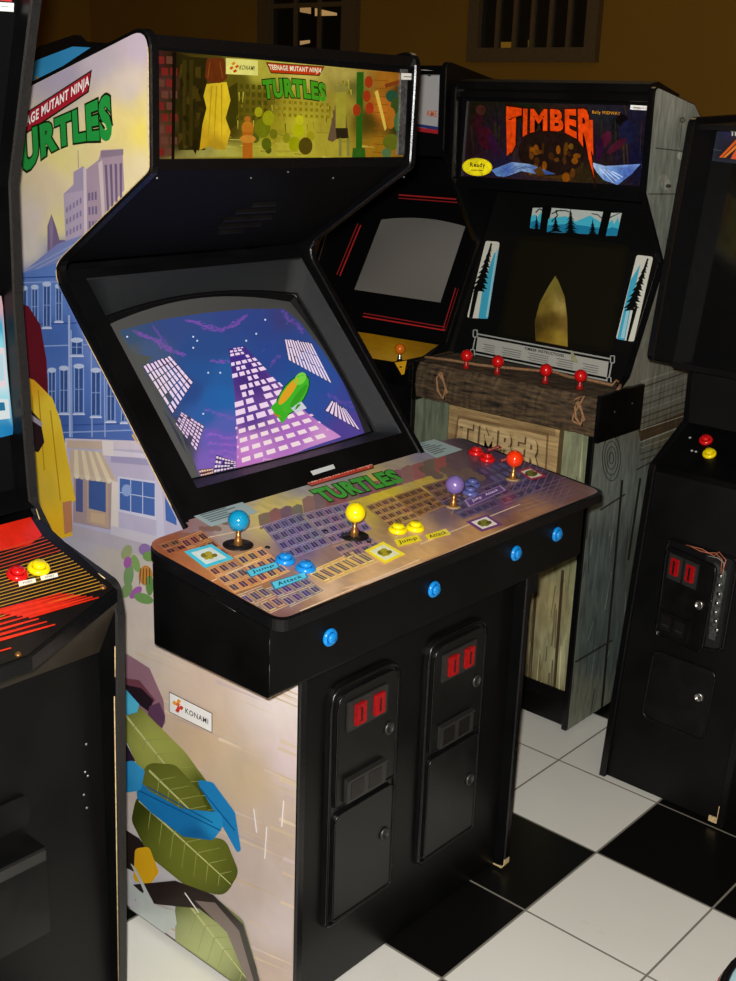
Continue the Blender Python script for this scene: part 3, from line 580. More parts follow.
def tag(q, txt, col, ink, lv=8, edge=None):
    if edge: a.poly([bil(q, -.05, -.1), bil(q, 1.05, -.1), bil(q, 1.05, 1.1), bil(q, -.05, 1.1)], edge, lv - 1, clip=False)
    a.poly(q, col, lv, clip=False)
    if txt: a.text(txt, [bil(q, .12, .22), bil(q, .88, .22), bil(q, .88, .78), bil(q, .12, .78)], ink, lv + 2, .02)
tag([(247, 572.5), (275.5, 563.6), (278.4, 568.5), (251.3, 578)], 'Jump', (85, 190, 215), (20, 70, 90), edge=(40, 110, 140))
tag([(272, 584), (304, 574), (306.4, 579), (275.5, 590.4)], 'Attack', (85, 190, 215), (20, 70, 90), edge=(40, 110, 140))
tag([(394, 541.5), (417, 536), (422, 542), (398, 548.5)], 'Jump', (232, 214, 40), (80, 70, 20)); tag([(424.6, 536.5), (445.5, 530), (451, 535.7), (428.4, 541.4)], 'Attack', (232, 214, 40), (80, 70, 20))
tag([(466, 501.5), (499, 487.5), (504, 491.5), (470, 507)], 'Jump   Attack', (95, 70, 130), (225, 210, 235), edge=(170, 140, 180))
tag([(485, 450.5), (499, 446.5), (502, 449), (488, 453)], 'Jump', (150, 35, 40), (240, 170, 160)); tag([(498, 461), (511, 456.5), (514, 459.5), (501, 464)], 'Attack', (150, 35, 40), (240, 170, 160))
def card(q, edge, inner, blot):
    a.poly(q, edge, 8, clip=False); a.poly([bil(q, .14, .14), bil(q, .86, .14), bil(q, .86, .86), bil(q, .14, .86)], inner, 9, clip=False)
    for u, v, r in ((.4, .45, 3.4), (.56, .42, 3.2), (.5, .6, 3.0), (.65, .58, 2.4), (.34, .6, 2.0)): x, y = bil(q, u, v); a.ell(x, y, r * 1.2, r * .75, blot if (u * 10) % 2 > .5 else tuple(int(t * .7) for t in blot), 10, clip=False)
card([(184, 553), (211, 545.5), (234, 560), (205, 569.5)], (70, 190, 215), (205, 220, 215), (165, 150, 40))
card([(364, 552), (383, 543), (405.5, 555.5), (385, 565)], (240, 222, 40), (222, 226, 190), (160, 150, 30))
card([(465.6, 523), (487, 515.6), (502.5, 526), (481.6, 533)], (110, 60, 120), (232, 225, 215), (120, 120, 40))
card([(517, 472), (529, 468), (547, 477.5), (531, 481.5)], (165, 45, 70), (225, 215, 195), (110, 110, 40))
slog(a, [(303, 481.5), (370, 463.5), (373, 468), (309, 486.5)], [(307, 489.5), (388, 468.5), (401, 481.5), (323, 502)], 10, lambda u, v: (u, v * .86 - .02 * (1 - (2 * u - 1) ** 2) + .28), gb=(245, 190, 170), red=(200, 60, 45), green=(70, 165, 60))
a.build('panel_artwork', A_CP, cpt)
def paper(q, lines):
    b = Art(CP0, CPN, base=.0034, step=.0002); b.poly(q, (176, 198, 200), 1)
    for i in range(lines): v = .2 + .65 * i / lines; b.poly([bil(q, .1, v), bil(q, .5 + .35 * ((i * 7) % 5) / 5, v), bil(q, .5 + .35 * ((i * 7) % 5) / 5, v + .05), bil(q, .1, v + .05)], (95, 108, 112), 2)
    b.text('HOW TO PLAY', [bil(q, .06, .06), bil(q, .45, .06), bil(q, .45, .15), bil(q, .06, .15)], (45, 55, 60), 3, .02)
    b.build('instruction_card', A_PLAIN, cpt, 'pale blue printed instruction card')
paper([(187, 514), (235.6, 499.4), (258, 514), (211, 528.5)], 6); paper([(413, 446), (434, 440.6), (462.6, 451), (436, 459.7)], 6)
def cpp(q): return hp(q, CP0, CPN)
for bq, m_, w_, t_ in (((238, 546), 'ballblue', 'washer', 'teal blue ball'), ((354, 537), 'yellow', 'washer', 'yellow ball'), ((453, 507.5), 'purple', 'tanwasher', 'dull purple ball'), ((512.5, 480), 'orange', 'tanwasher', 'bright orange red ball')):
    ball_stick(cpt, cpp(bq) + CPN * .001, m_, (.03, 0, 1), h=.048, r=.0195 if m_ != 'orange' else .019, wm=w_, wr=.028 if w_ == 'washer' else .016, tag=t_)
for q, m_ in (((285, 562), 'blue'), ((305.5, 570), 'blue'), ((397.5, 531.5), 'yellow'), ((415, 529.5), 'yellow'), ((472, 486), 'purplebtn'), ((470, 494), 'purplebtn'), ((476, 454), 'red'), ((487, 460.5), 'red')):
    push_button(cpt, cpp(q) + CPN * .0008, CPN, m_, .0185, .012)
for q in ((325.5, 531.5), (267.5, 548), (369, 543), (430, 505)): lathe('bolt_head', [(0, 0), (.006, 0), (.004, .003), (0, .0035)], frame_M(cpp(q), (1, 0, 0), CPN), M['washer'], cpt, 12)
for q in ((329, 637), (433, 589), (515, 553), (556, 534)): p = hit(q, 'x', -.077); push_button(R0, (-.0765, p.y, p.z), (1, 0, 0), 'blue', .0165, .009, 'start_button')
box('panel_bracket', (-.30, .10, .70), (-.125, .138, .776), M['molding'], R0, .008)
# ---- front with two coin doors
box('front_panel', (-.165, ya, .012), (-.147, yb, .79), M['black'], R0)
def coin_door(parent, X, y0, y1, z0, z1, flip=1):
    """seen from +x, y runs to the right"""
    def rr(a0, b0, a1, b1, r, ra=None): return rounded([(a0, b0), (a1, b0), (a1, b1), (a0, b1)], {0: r, 1: r, 2: r if ra is None else ra, 3: r if ra is None else ra}, 5)
    w = y1 - y0
    d = prism('coin_door', rr(y0, z0, y1, z1, .012, .045), 'x', X, X + .008, M['coindoor'], parent, .002)
    tube('door_frame', [(X + .009, u, v) for u, v in rr(y0 + .004, z0 + .004, y1 - .004, z1 - .004, .012, .042)], .0045, M['molding'], d, 6, True)
    zm = z0 + (z1 - z0) * .485
    up = prism('upper_door', rr(y0 + .018, zm + .012, y1 - .010, z1 - .018, .004, .034), 'x', X + .008, X + .0135, M['coindoor'], d, .002)
    tube('door_edge', [(X + .0135, u, v) for u, v in rr(y0 + .018, zm + .012, y1 - .010, z1 - .018, .004, .034)], .0022, M['molding'], up, 6, True)
    lo = prism('lower_door', rr(y0 + .018, z0 + .012, y1 - .010, zm - .004, .006, .022), 'x', X + .008, X + .0135, M['coindoor'], d, .002)
    tube('door_edge', [(X + .0135, u, v) for u, v in rr(y0 + .018, z0 + .012, y1 - .010, zm - .004, .006, .022)], .0025, M['molding'], lo, 6, True)
    p = box('coin_plate', (X + .0135, y0 + .042, z1 - .102), (X + .018, y0 + .156, z1 - .040), M['darksteel'], up, .001)
    for k in (0, 1):
        a0 = y0 + .050 + k * .054; bt = box('coin_reject_button', (X + .018, a0 + .010, z1 - .093), (X + .024, a0 + .038, z1 - .050), M['coinred'], p, .003, 'lit red coin slot button')
        box('coin_slot', (X + .0242, a0 + .022, z1 - .086), (X + .0252, a0 + .026, z1 - .058), M['washer'], bt)
    q = box('coin_return', (X + .0135, y0 + .042, zm + .016), (X + .022, y0 + .156, zm + .068), M['darksteel'], up, .002)
    for k in (0, 1): box('return_opening', (X + .0222, y0 + .052 + k * .052, zm + .022), (X + .0228, y0 + .090 + k * .052, zm + .058), M['washer'], q)
    box('return_lip', (X + .022, y0 + .042, zm + .064), (X + .026, y0 + .156, zm + .068), M['darksteel'], q)
    for par, z in ((up, z1 - .143), (lo, z0 + (zm - z0) * .56)):
        lathe('door_lock', [(0, 0), (.014, 0), (.014, .004), (.009, .006), (.009, .004), (0, .004)], frame_M((X + .0135, y1 - .034, z), (0, 1, 0), (1, 0, 0)), M['darksteel'], par, 20)
    return d
coin_door(R0, -.147, -.520, -.318, .165, .692)
coin_door(R0, -.147, -.232, -.030, .165, .692)

# ---- side art
PB = rounded([(-.123, .015), (-.123, .80), (-.403, .925), (-.8165, 1.392), (-.504, 1.594), (-.499, 1.827), (-1.03, 1.677), (-1.03, .015)], {3: .045, 4: .02, 5: .033}, 6)
a = Art((0, YL, 0), (0, -1, 0), base=.0005, step=.0002, bound=[proj((x, YL, z)) for x, z in PB])
a.poly(a.bound, idw([(60, 72, (172, 160, 180)), (100, 60, (190, 178, 188)), (140, 45, (196, 180, 196)), (130, 90, (215, 200, 190)), (145, 105, (228, 212, 140)), (145, 130, (240, 222, 110)), (120, 120, (235, 215, 140)), (140, 170, (230, 215, 170)), (50, 180, (225, 205, 170)), (60, 160, (228, 215, 140)), (35, 220, (215, 200, 190)), (55, 225, (230, 215, 150)), (30, 250, (215, 205, 195)), (60, 255, (110, 120, 175)), (40, 280, (70, 105, 175)), (90, 330, (85, 115, 185)), (60, 380, (60, 95, 165)), (110, 400, (80, 115, 185)), (90, 440, (110, 130, 190)), (150, 440, (190, 190, 215)), (110, 480, (175, 170, 195)), (160, 490, (180, 180, 215)), (80, 530, (185, 178, 190)), (120, 560, (190, 180, 172)), (150, 600, (205, 190, 180)), (130, 640, (206, 192, 178)), (200, 680, (212, 190, 172)), (280, 700, (225, 212, 208)), (290, 760, (212, 195, 195)), (200, 740, (208, 182, 150)), (250, 780, (200, 178, 148)), (280, 830, (195, 176, 160)), (260, 880, (196, 180, 172)), (285, 930, (205, 190, 188)), (150, 900, (205, 202, 205)), (150, 970, (215, 214, 220)), (130, 940, (212, 216, 220)), (270, 970, (192, 172, 158))]), 0, grid=6)
rs = random.Random(3)
for i in range(70):
    x = rs.uniform(130, 285); y = rs.uniform(650, 960); l = rs.uniform(20, 70); v = rs.randint(-14, 16); b_ = rs.choice([(203 + v, 184 + v, 160 + v), (196 + v, 178 + v, 176 + v), (212 + v, 192 + v, 164 + v)]); a.line((x, y), (x + l, y + l * .42), rs.uniform(1, 4), b_, 1, w2=.3)
# grey high-rise
a.poly([(64, 194), (86, 172), (86, 240), (66, 240)], (176, 160, 182), 2); a.poly([(64, 194), (74, 186), (74, 172), (84, 166), (86, 172), (86, 190)], (160, 146, 172), 3)
a.poly([(86, 170), (99, 160), (102, 150), (123, 149), (125, 190), (86, 236)], (166, 146, 162), 3); a.poly([(101, 151), (124, 149), (124, 155), (102, 158)], (140, 122, 140), 4)
a.poly([(84, 168), (87, 168), (88, 236), (85, 236)], (205, 190, 200), 5); a.poly([(99, 163), (103, 160), (106, 222), (103, 222)], (205, 188, 190), 5)
a.wins([(104, 165), (124, 163), (124, 215), (107, 215)], 4, 1, .25, .0, (108, 92, 122), 5); a.wins([(88, 190), (98, 188), (99, 232), (89, 232)], 3, 3, .2, .22, (112, 98, 135), 5); a.wins([(66, 205), (83, 193), (83, 232), (66, 240)], 5, 3, .25, .28, (128, 116, 152), 5)
a.line((79, 168), (78.5, 150), .6, (120, 110, 130), 3); a.poly([(48, 262), (48, 226), (52, 214), (57, 228), (60, 240), (66, 240), (66, 262)], (118, 100, 135), 4); a.poly([(52, 262), (50, 226), (52, 214), (54, 228)], (140, 122, 150), 5)
a.poly([(20, 275), (58, 244), (92, 232), (92, 262), (20, 290)], (120, 132, 185), 5)
for i in range(4): a.line((24, 272 + i * 4), (90, 236 + i * 5), 1, (150, 165, 205), 6, clip=True)
# blue terrace
a.poly([(15, 276), (60, 262), (80, 300), (150, 430), (152, 442), (60, 442), (15, 430)], idw([(20, 290, (88, 120, 185)), (60, 290, (95, 130, 200)), (60, 340, (70, 105, 175)), (100, 350, (105, 130, 195)), (60, 420, (62, 95, 165)), (120, 430, (80, 110, 180)), (75, 380, (80, 115, 188))]), 7, grid=6)
for y0_, k in ((276, 0), (281, 1), (323, 0), (345, 1), (425, 0), (432, 1)): a.line((15, y0_ + 2), (160, y0_ - 3), 1.3, (140, 160, 212) if k else (52, 80, 150), 8, clip=True)
for x, y0_, y1_, w in ((25, 288, 324, 5), (36, 287, 326, 5), (48, 284, 326, 6), (60, 286, 320, 5), (53, 370, 412, 6), (65, 368, 412, 7), (80, 366, 412, 8), (97, 370, 415, 8), (112, 372, 420, 7), (126, 405, 421, 6), (45, 372, 410, 5), (78, 340, 354, 10)):
    a.quad([(x - w / 2 - 1, y0_ - 1), (x + w / 2 + 1, y0_ - 1), (x + w / 2 + 1, y1_ + 2), (x - w / 2 - 1, y1_ + 2)], (146, 172, 218), 9, clip=True); a.quad([(x - w / 2, y0_ + 1), (x + w / 2, y0_ + 1), (x + w / 2, y1_), (x - w / 2, y1_)], (52, 80, 142), 10, clip=True)
    a.line((x, y0_ + 1), (x, y1_), .8, (150, 172, 215), 11, clip=True); a.line((x - w / 2, (y0_ + y1_) / 2), (x + w / 2, (y0_ + y1_) / 2), .7, (140, 165, 210), 11, clip=True); a.ell(x, y0_, w / 2 + 1.5, 2.6, (185, 200, 230), 11, n=10, clip=True); a.line((x - w / 2 - 2, y1_ + 2), (x + w / 2 + 2, y1_ + 2), 1.6, (205, 212, 235), 11, clip=True)
for x in (72, 92, 105): a.line((x, 330), (x + 1, 437), 1.2, (150, 170, 215), 9, clip=True)
a.line((70, 315), (71, 437), 2, (165, 180, 220), 9, clip=True)
# shop front
a.poly([(66, 440), (115, 440), (160, 448), (190, 520), (190, 545), (66, 530)], (186, 180, 205), 8); a.poly([(66, 438), (150, 441), (156, 450), (66, 447)], (205, 196, 210), 9)
a.poly([(68, 440), (108, 441), (108, 449), (68, 448)], (198, 176, 160), 10); a.quad([(103, 440), (114, 441), (115, 456), (104, 455)], (222, 214, 214), 11)
a.quad([(112, 454), (156, 460), (157, 466), (112, 462)], (160, 155, 190), 10); a.quad([(114, 450), (150, 454), (152, 458), (114, 456)], (212, 206, 222), 10)
AW = [(72, 449), (103, 452), (118, 481), (70, 474)]
for i in range(9): a.poly([bil(AW, i / 9, 0), bil(AW, (i + 1) / 9, 0), bil(AW, (i + 1) / 9, 1), bil(AW, i / 9, 1)], (222, 208, 178) if i % 2 else (200, 178, 158), 12)
for i in range(9): x, y = bil(AW, (i + .5) / 9, 1.02); a.ell(x, y, 2.8, 2.8, (226, 214, 190) if i % 2 else (205, 186, 165), 12, n=10)
a.quad([(75, 476), (114, 482), (114, 530), (74, 522)], (170, 148, 150), 10); a.quad([(77, 478), (84, 479), (84, 512), (77, 511)], (84, 92, 142), 11); a.quad([(90, 480), (107, 482), (107, 512), (90, 508)], (66, 92, 152), 12); a.quad([(88, 478), (109, 481), (110, 528), (88, 522)], (186, 160, 140), 11); a.quad([(92, 512), (106, 514), (106, 524), (92, 521)], (200, 172, 142), 12)
a.quad([(113, 480), (119, 482), (120, 534), (112, 531)], (222, 212, 206), 12)
a.quad([(119, 476), (158, 481), (158, 520), (119, 511)], (205, 205, 225), 11); a.quad([(121, 478), (156, 483), (156, 516), (121, 509)], (72, 104, 172), 12)
for x in (132, 144): a.line((x, 479), (x, 514), .9, (185, 195, 225), 13)
a.line((121, 492), (156, 498), .9, (185, 195, 225), 13); a.ell(128, 490, 5, 6, (140, 165, 215), 13)
a.quad([(156, 470), (162, 472), (166, 538), (158, 536)], (198, 196, 218), 12); a.poly([(166, 486), (176, 500), (178, 525), (167, 520)], (70, 105, 175), 12, clip=True); a.quad([(112, 525), (175, 540), (178, 552), (112, 536)], (200, 194, 206), 12, clip=True)
a.poly([(60, 520), (112, 534), (178, 552), (178, 562), (100, 545), (60, 533)], (182, 174, 184), 13)
# plain yellow hanging cloth with dark red drape (stand-in)
a.poly([(18, 302), (30, 306), (42, 325), (48, 360), (50, 400), (30, 388), (18, 380)], (98, 22, 34), 14, grid=8)
a.poly([(22, 374), (36, 380), (54, 398), (62, 420), (77, 500), (66, 506), (74, 535), (56, 540), (18, 530)], idw([(30, 385, (225, 165, 35)), (50, 410, (238, 205, 60)), (45, 450, (228, 190, 45)), (70, 490, (235, 195, 50)), (45, 490, (222, 185, 60)), (55, 525, (245, 190, 40))]), 15, grid=7)
for p in ((40, 390, 46, 470), (52, 410, 62, 500), (34, 395, 38, 500)): a.line(p[:2], p[2:], 1.3, (190, 148, 30), 16)
a.poly([(26, 402), (42, 420), (46, 442), (40, 452), (26, 448)], (42, 26, 30), 17); a.quad([(30, 412), (44, 422), (44, 427), (30, 418)], (170, 160, 170), 18)
a.poly([(64, 502), (73, 500), (74, 531), (66, 534)], (196, 132, 92), 16); a.poly([(133, 435), (137, 428), (143, 440), (138, 443)], (226, 180, 80), 13, clip=True)
# bushes and flowers at the kerb
for x, y, rx, ry, r, col in ((128, 552, 5, 8, .4, (150, 158, 112)), (137, 563, 4, 9, -.3, (128, 160, 92)), (146, 549, 6, 6, 0, (140, 110, 165)), (150, 556, 6, 5, .2, (112, 150, 80)), (147, 575, 7, 10, 0, (190, 130, 60)), (130, 575, 5, 12, .1, (118, 150, 100)), (129, 562, 4, 6, .2, (160, 90, 160)), (137, 592, 4, 8, .8, (160, 95, 165)), (145, 598, 10, 5, .3, (110, 150, 85)), (128, 590, 5, 8, .5, (122, 150, 95)), (151, 585, 4, 10, 0, (100, 140, 75))): a.ell(x, y, rx, ry, col, 14, r, clip=True)
for i in range(4): a.line((142 + i * 3, 568), (141 + i * 3.4, 584), .8, (80, 50, 30), 15)
# lower half: plain colour shapes (stand-in): dark plum rock, olive leaves, blue ribbon, white and yellow patches
a.poly([(112, 652), (128, 654), (150, 668), (164, 700), (166, 722), (160, 732), (118, 700), (112, 690)], (148, 108, 122), 3, grid=8); a.poly([(112, 676), (140, 680), (156, 700), (150, 706), (112, 690)], (112, 62, 74), 4); a.poly([(124, 684), (142, 688), (154, 700), (150, 712), (134, 700)], (38, 26, 34), 5); a.poly([(150, 706), (160, 702), (166, 716), (163, 728), (148, 716)], (96, 62, 88), 5); a.poly([(112, 732), (130, 738), (140, 758), (124, 768), (112, 760)], (48, 34, 52), 4)
for p in ((116, 738, 124, 758), (128, 742, 136, 760)): a.line(p[:2], p[2:], 3.2, (205, 205, 215), 5, w2=.5)
olive = lambda pts: idw(pts, 1.5)
def leaf(pts, hi, dk, lv, hx, hy, hr):
    base, edge = hi, dk
    def f(x, y):
        t = min(1, math.hypot(x - hx, (y - hy)) / hr); t = t * t
        return tuple(lin(hi[i]) * (1 - t) + lin(dk[i]) * t for i in range(3)) + (1,)
    a.poly(rounded(pts, 14, 5), f, lv, grid=6)
leaf([(118, 700), (142, 708), (186, 752), (214, 790), (222, 830), (180, 800), (138, 765), (124, 735)], (168, 172, 84), (70, 80, 22), 6, 158, 746, 55)
a.poly([(112, 684), (124, 686), (140, 704), (138, 712), (124, 716), (122, 734), (112, 730)], idw([(118, 690, (70, 175, 215)), (130, 705, (90, 195, 230)), (118, 725, (30, 120, 175))]), 7, grid=8)
leaf([(146, 762), (176, 764), (200, 790), (216, 826), (190, 834), (150, 806), (142, 784)], (112, 118, 44), (64, 70, 20), 8, 165, 795, 60)
leaf([(138, 792), (152, 812), (186, 836), (226, 838), (240, 872), (226, 896), (190, 888), (150, 856), (132, 820)], (116, 124, 44), (58, 66, 18), 8, 188, 855, 62)
a.poly(rounded([(137, 776), (150, 790), (182, 808), (222, 812), (224, 826), (214, 840), (184, 836), (152, 812), (138, 798)], 6, 4), idw([(145, 790, (30, 125, 190)), (180, 815, (28, 120, 185)), (215, 825, (40, 150, 210)), (200, 838, (20, 90, 150))]), 10, grid=8)
a.poly(rounded([(196, 778), (214, 782), (236, 812), (242, 850), (238, 852), (218, 816)], 6, 4), (34, 130, 192), 9)
a.poly(rounded([(112, 764), (134, 760), (146, 770), (142, 790), (128, 792), (112, 786)], 5, 4), idw([(120, 775, (30, 130, 190)), (140, 770, (60, 160, 215))]), 11, grid=8)
def vein(x0, y0, x1, y1, n, l, lv):
    a.line((x0, y0), (x1, y1), 2.2, (196, 200, 130), lv, w2=.8)
    d = Vector((x1 - x0, y1 - y0)); L_ = d.length; d.normalize(); m = Vector((-d.y, d.x))
    for k in range(1, n):
        t = k / n; o = Vector((x0, y0)) + d * L_ * t; r = l * math.sin(math.pi * (.15 + .8 * t))
        for s in (-1, 1): e = o + d * r * .7 + m * s * r; a.line(o, e, 1.1, (150, 158, 84), lv, w2=.4)
vein(124, 712, 214, 824, 8, 22, 7); vein(150, 770, 210, 828, 6, 18, 9); vein(140, 800, 232, 884, 8, 22, 9); vein(188, 902, 252, 984, 7, 24, 8)
for p in ((140, 790, 222, 830), (148, 786, 214, 822), (200, 786, 236, 830)): a.line(p[:2], p[2:], 1.1, (16, 84, 140), 12)
leaf([(176, 896), (210, 892), (244, 920), (262, 985), (200, 990), (176, 940)], (176, 186, 116), (66, 78, 26), 7, 206, 945, 55)
a.poly([(124, 828), (140, 838), (150, 852), (136, 872), (124, 866)], (40, 30, 28), 6); a.poly(rounded([(136, 848), (150, 846), (160, 872), (150, 885), (134, 880)], 5, 4), (232, 176, 30), 9)
a.poly([(134, 884), (176, 880), (214, 894), (244, 924), (262, 985), (252, 985), (228, 930), (200, 908), (160, 904), (136, 900)], (44, 34, 32), 10); a.poly([(196, 900), (216, 902), (240, 930), (256, 985), (250, 985), (228, 932)], (126, 112, 104), 11)
a.poly(rounded([(130, 860), (138, 870), (156, 905), (176, 910), (178, 924), (164, 934), (146, 930), (124, 928), (124, 908), (142, 906), (124, 884), (124, 874), (150, 900)], 3, 3), (196, 204, 198), 12)
a.line((156, 930), (208, 985), 10, (118, 72, 42), 11); a.line((158, 930), (206, 980), 2, (170, 120, 76), 12); a.poly([(124, 940), (150, 945), (190, 985), (124, 985)], (206, 214, 216), 9); a.poly([(150, 940), (170, 955), (178, 972), (160, 960)], (226, 176, 50), 10)
for p in ((255, 808, 258, 832), (268, 826, 266, 858), (285, 800, 283, 826), (186, 892, 200, 912)): a.line(p[:2], p[2:], 1.2, (236, 232, 232), 14)
# sticker with the maker's mark
KQ = [(171, 692), (213, 713), (213, 731.5), (171, 711)]
a.quad([bil(KQ, -.015, -.04), bil(KQ, 1.015, -.04), bil(KQ, 1.015, 1.04), bil(KQ, -.015, 1.04)], (70, 60, 60), 14); a.quad(KQ, (242, 240, 236), 15)
for u, v, col in ((.22, .22, (240, 160, 50)), (.12, .42, (240, 160, 50)), (.28, .50, (200, 50, 45)), (.19, .74, (200, 50, 45)), (.20, .42, (230, 110, 45)), (.22, .58, (215, 70, 45))): x, y = bil(KQ, u, v); a.poly([(x - 2.4, y), (x - .6, y - 2.6), (x + 2.4, y - .4), (x + .6, y + 2.4)], col, 16)
a.text('KONAMI', [bil(KQ, .38, .38), bil(KQ, .92, .38), bil(KQ, .92, .66), bil(KQ, .38, .66)], (50, 45, 45), 17, .012)
# title
slog(a, [(12, 127), (91, 75.5), (90.5, 88), (12, 140)], [(6, 138), (111, 94), (113, 138), (9, 190)], 14, lambda u, v: (u, .06 + v * .94 - math.sin(math.pi * u) * (-.02 + .38 * v)), gb=(245, 240, 235), red=(165, 30, 45), green=(35, 145, 62), ob=.10)
a.build('side_artwork', A_PRINT, R0)
def scuff(parent, pts, r=.0011, m='chip'): tube('worn_edge', pts, r, M[m], parent, 5)
scuff(R0, [(x, YL - .0008, z) for x, z in PB[4:19]], .0009)
scuff(R0, [(x, YL - .0008, z) for x, z in ((-.80, 1.36), (-.70, 1.26), (-.60, 1.15), (-.46, .99))], .0009)
for q1, q2 in (((153.5, 560), (172, 572)), ((182, 579), (196, 587)), ((210, 596), (236, 612))): scuff(R0, [hit(q1, 'y', -.7352), hit(q2, 'y', -.7352)], .0004, 'darksteel')
scuff(R0, [(-.0772, -.735, .885), (-.0772, -.735, .855)], .0004, 'darksteel'); scuff(R0, [(-.0772, -.735, .84), (-.0772, -.735, .79)], .0004, 'darksteel')
#PART3

# ================================================================== LEFT CABINET (partly in frame)
def zl(x): return 1.0 - .40 * (x + .605)
LY0, LY1 = -1.46, -.80
R1 = root('arcade_cabinet', 'black cabinet at left edge with red striped control panel and two buttons', 'arcade cabinet', (-.9, (LY0 + LY1) / 2, 0))
lp = [(-.405, .01), (-.372, .86), (-.383, .912), (-.575, .948), (-.622, 1.0), (-.636, 1.35), (-.628, 1.57), (-.52, 1.905), (-.60, 1.95), (-1.2, 1.95), (-1.2, .01)]
LP = rounded(lp, {1: .02, 2: .02, 3: .03, 4: .04, 5: .1, 6: .05, 7: .03}, 5)
prism('side_panel', LP, 'y', LY1 - .021, LY1, M['black'], R1); molding('edge_molding', LP, 'y', LY1 - .021, LY1, M['speckle'], R1, .0035)
prism('side_panel', LP, 'y', LY0, LY0 + .021, M['black'], R1); molding('edge_molding', LP, 'y', LY0, LY0 + .021, M['molding'], R1, .0035)
y0, y1 = LY0 + .021, LY1 - .021
box('front_panel', (-.44, y0, .02), (-.425, y1, .80), M['blackpanel'], R1)
prism('front_apron', [(-.425, .775), (-.44, .775), (-.47, .86), (-.46, .87)], 'y', y0, y1, M['blackpanel'], R1)
box('back_panel', (-1.19, y0, .02), (-1.17, y1, 1.93), M['blackpanel'], R1); box('top_panel', (-1.18, y0, 1.92), (-.58, y1, 1.935), M['black'], R1)
mb = prism('monitor_bezel', [(-.60, 1.0), (-.665, 1.02), (-.69, 1.52), (-.67, 1.55), (-.70, 1.56), (-.72, 1.0)], 'y', y0, y1, M['shroud'], R1)
prism('marquee_panel', [(-.655, 1.60), (-.565, 1.88), (-.575, 1.90), (-.69, 1.61)], 'y', y0, y1, M['shroud'], R1)
prism('marquee_strip', [(-.573, 1.850), (-.560, 1.89), (-.564, 1.89), (-.577, 1.850)], 'y', y0, y1 - .01, M['rimred'], R1, label='dark red marquee strip')
a = Art((-.575, 0, 1.84), (.95, 0, -.305), base=.004); a.quad([(-20, 0), (12.5, 2.2), (12.2, 11), (-20, 9)], (226, 232, 228), 1); a.line((-1, 5.5), (7, 6), 1.2, (170, 175, 175), 2); a.build('sticker', A_PLAIN, R1, 'small white sticker')
# monitor side picture (lit)
a = Art((-.664, 0, 1.2), (1, 0, .03), base=.004)
a.poly([(-26, 285), (0, 296), (1.5, 305), (6, 370), (12, 428), (11.5, 434), (0, 437), (-26, 436)], idw([(0, 310, (225, 170, 180)), (0, 325, (40, 170, 210)), (2, 345, (150, 225, 235)), (0, 380, (215, 235, 240)), (6, 405, (165, 230, 240)), (2, 428, (30, 135, 190)), (10, 430, (25, 125, 185))]), 0, grid=6)
a.poly([(-8, 345), (3, 348), (5, 386), (-8, 388)], (236, 222, 226), 1); a.poly([(-8, 352), (1.5, 354), (3, 380), (-8, 381)], (190, 225, 235), 2); a.poly([(-8, 398), (7, 399), (9, 418), (-8, 420)], (225, 235, 235), 1); a.poly([(-8, 402), (3, 402), (4, 410), (-8, 411)], (40, 120, 160), 2)
a.build('screen_picture', A_CRT, mb, 'lit cyan and white picture')
# control panel, pentagon with a point towards the player
LPO = Vector((-.60, 0, .985)); LPN = Vector((.32, 0, 1)).normalized()
def zlp(x): return LPO.z - .32 * (x - LPO.x)
pt = hp((32, 657), LPO, LPN); p2_ = hp((-40, 680), LPO, LPN); pr_ = hp((111, 592), LPO, LPN)
outl = [(-.60, y0), (-.60, y1), (pr_.x, y1), (pt.x, pt.y), (pt.x, y0)]
bm = bmesh.new(); A_ = [bm.verts.new((x, y, zlp(x))) for x, y in outl]; B_ = [bm.verts.new((x, y, zlp(x) - .022)) for x, y in outl]
bm.faces.new(A_); bm.faces.new(B_[::-1])
for i in range(5): bm.faces.new((A_[i], A_[(i + 1) % 5], B_[(i + 1) % 5], B_[i]))
lcp = link('control_panel', bm_me(bm), M['molding'], R1)
# apron facets below the panel
bm = bmesh.new(); zz = zlp(pt.x) - .02
v = [bm.verts.new(p) for p in ((pr_.x - .003, y1, zlp(pr_.x) - .02), (pt.x - .01, pt.y, zz), (pt.x - .01, y0, zz), (-.425, y1, .775), (-.425, pt.y - .02, .775), (-.425, y0, .775))]
bm.faces.new((v[0], v[1], v[4], v[3])); bm.faces.new((v[1], v[2], v[5], v[4])); ap = link('panel_apron', bm_me(bm), mat('brown_black_apron', c(40, 34, 26), .45, noise=.3, nscale=15), R1)
sol = ap.modifiers.new('s', 'SOLIDIFY'); sol.thickness = .004
a = Art(LPO, LPN, base=.0012, bound=[proj((x, y, zlp(x))) for x, y in ((-.597, y0 + .004), (-.597, y1 - .003), (pr_.x - .006, y1 - .003), (pt.x - .006, pt.y - .004), (pt.x - .006, y0 + .004))])
a.poly(a.bound, (16, 12, 10), 0)
a.poly([(-60, 530), (28, 514), (42, 536), (30, 545), (-60, 566)], (196, 32, 12), 1)
ls = [(-20, 553 + i * 6.8) for i in range(20)]
for i in range(20):
    t = i / 19; xr = 44 + 62 * t; yr = 538 + 50 * t; a.line((-60, yr + 32 + 14 * t), (xr, yr), .9, (172, 124, 40) if i > 5 else (178, 60, 26), 3)
def redwedge(p, q, h, n):
    for i in range(n): a.line((p[0], p[1] + i * h), (q[0] - i * 12, q[1] + i * h * .35), h * .8, (205, 40, 16), 2)
a.poly([(-60, 632), (30, 600), (60, 594), (99, 598), (60, 609), (30, 619), (56, 625), (-60, 664)], (34, 14, 9), 1)
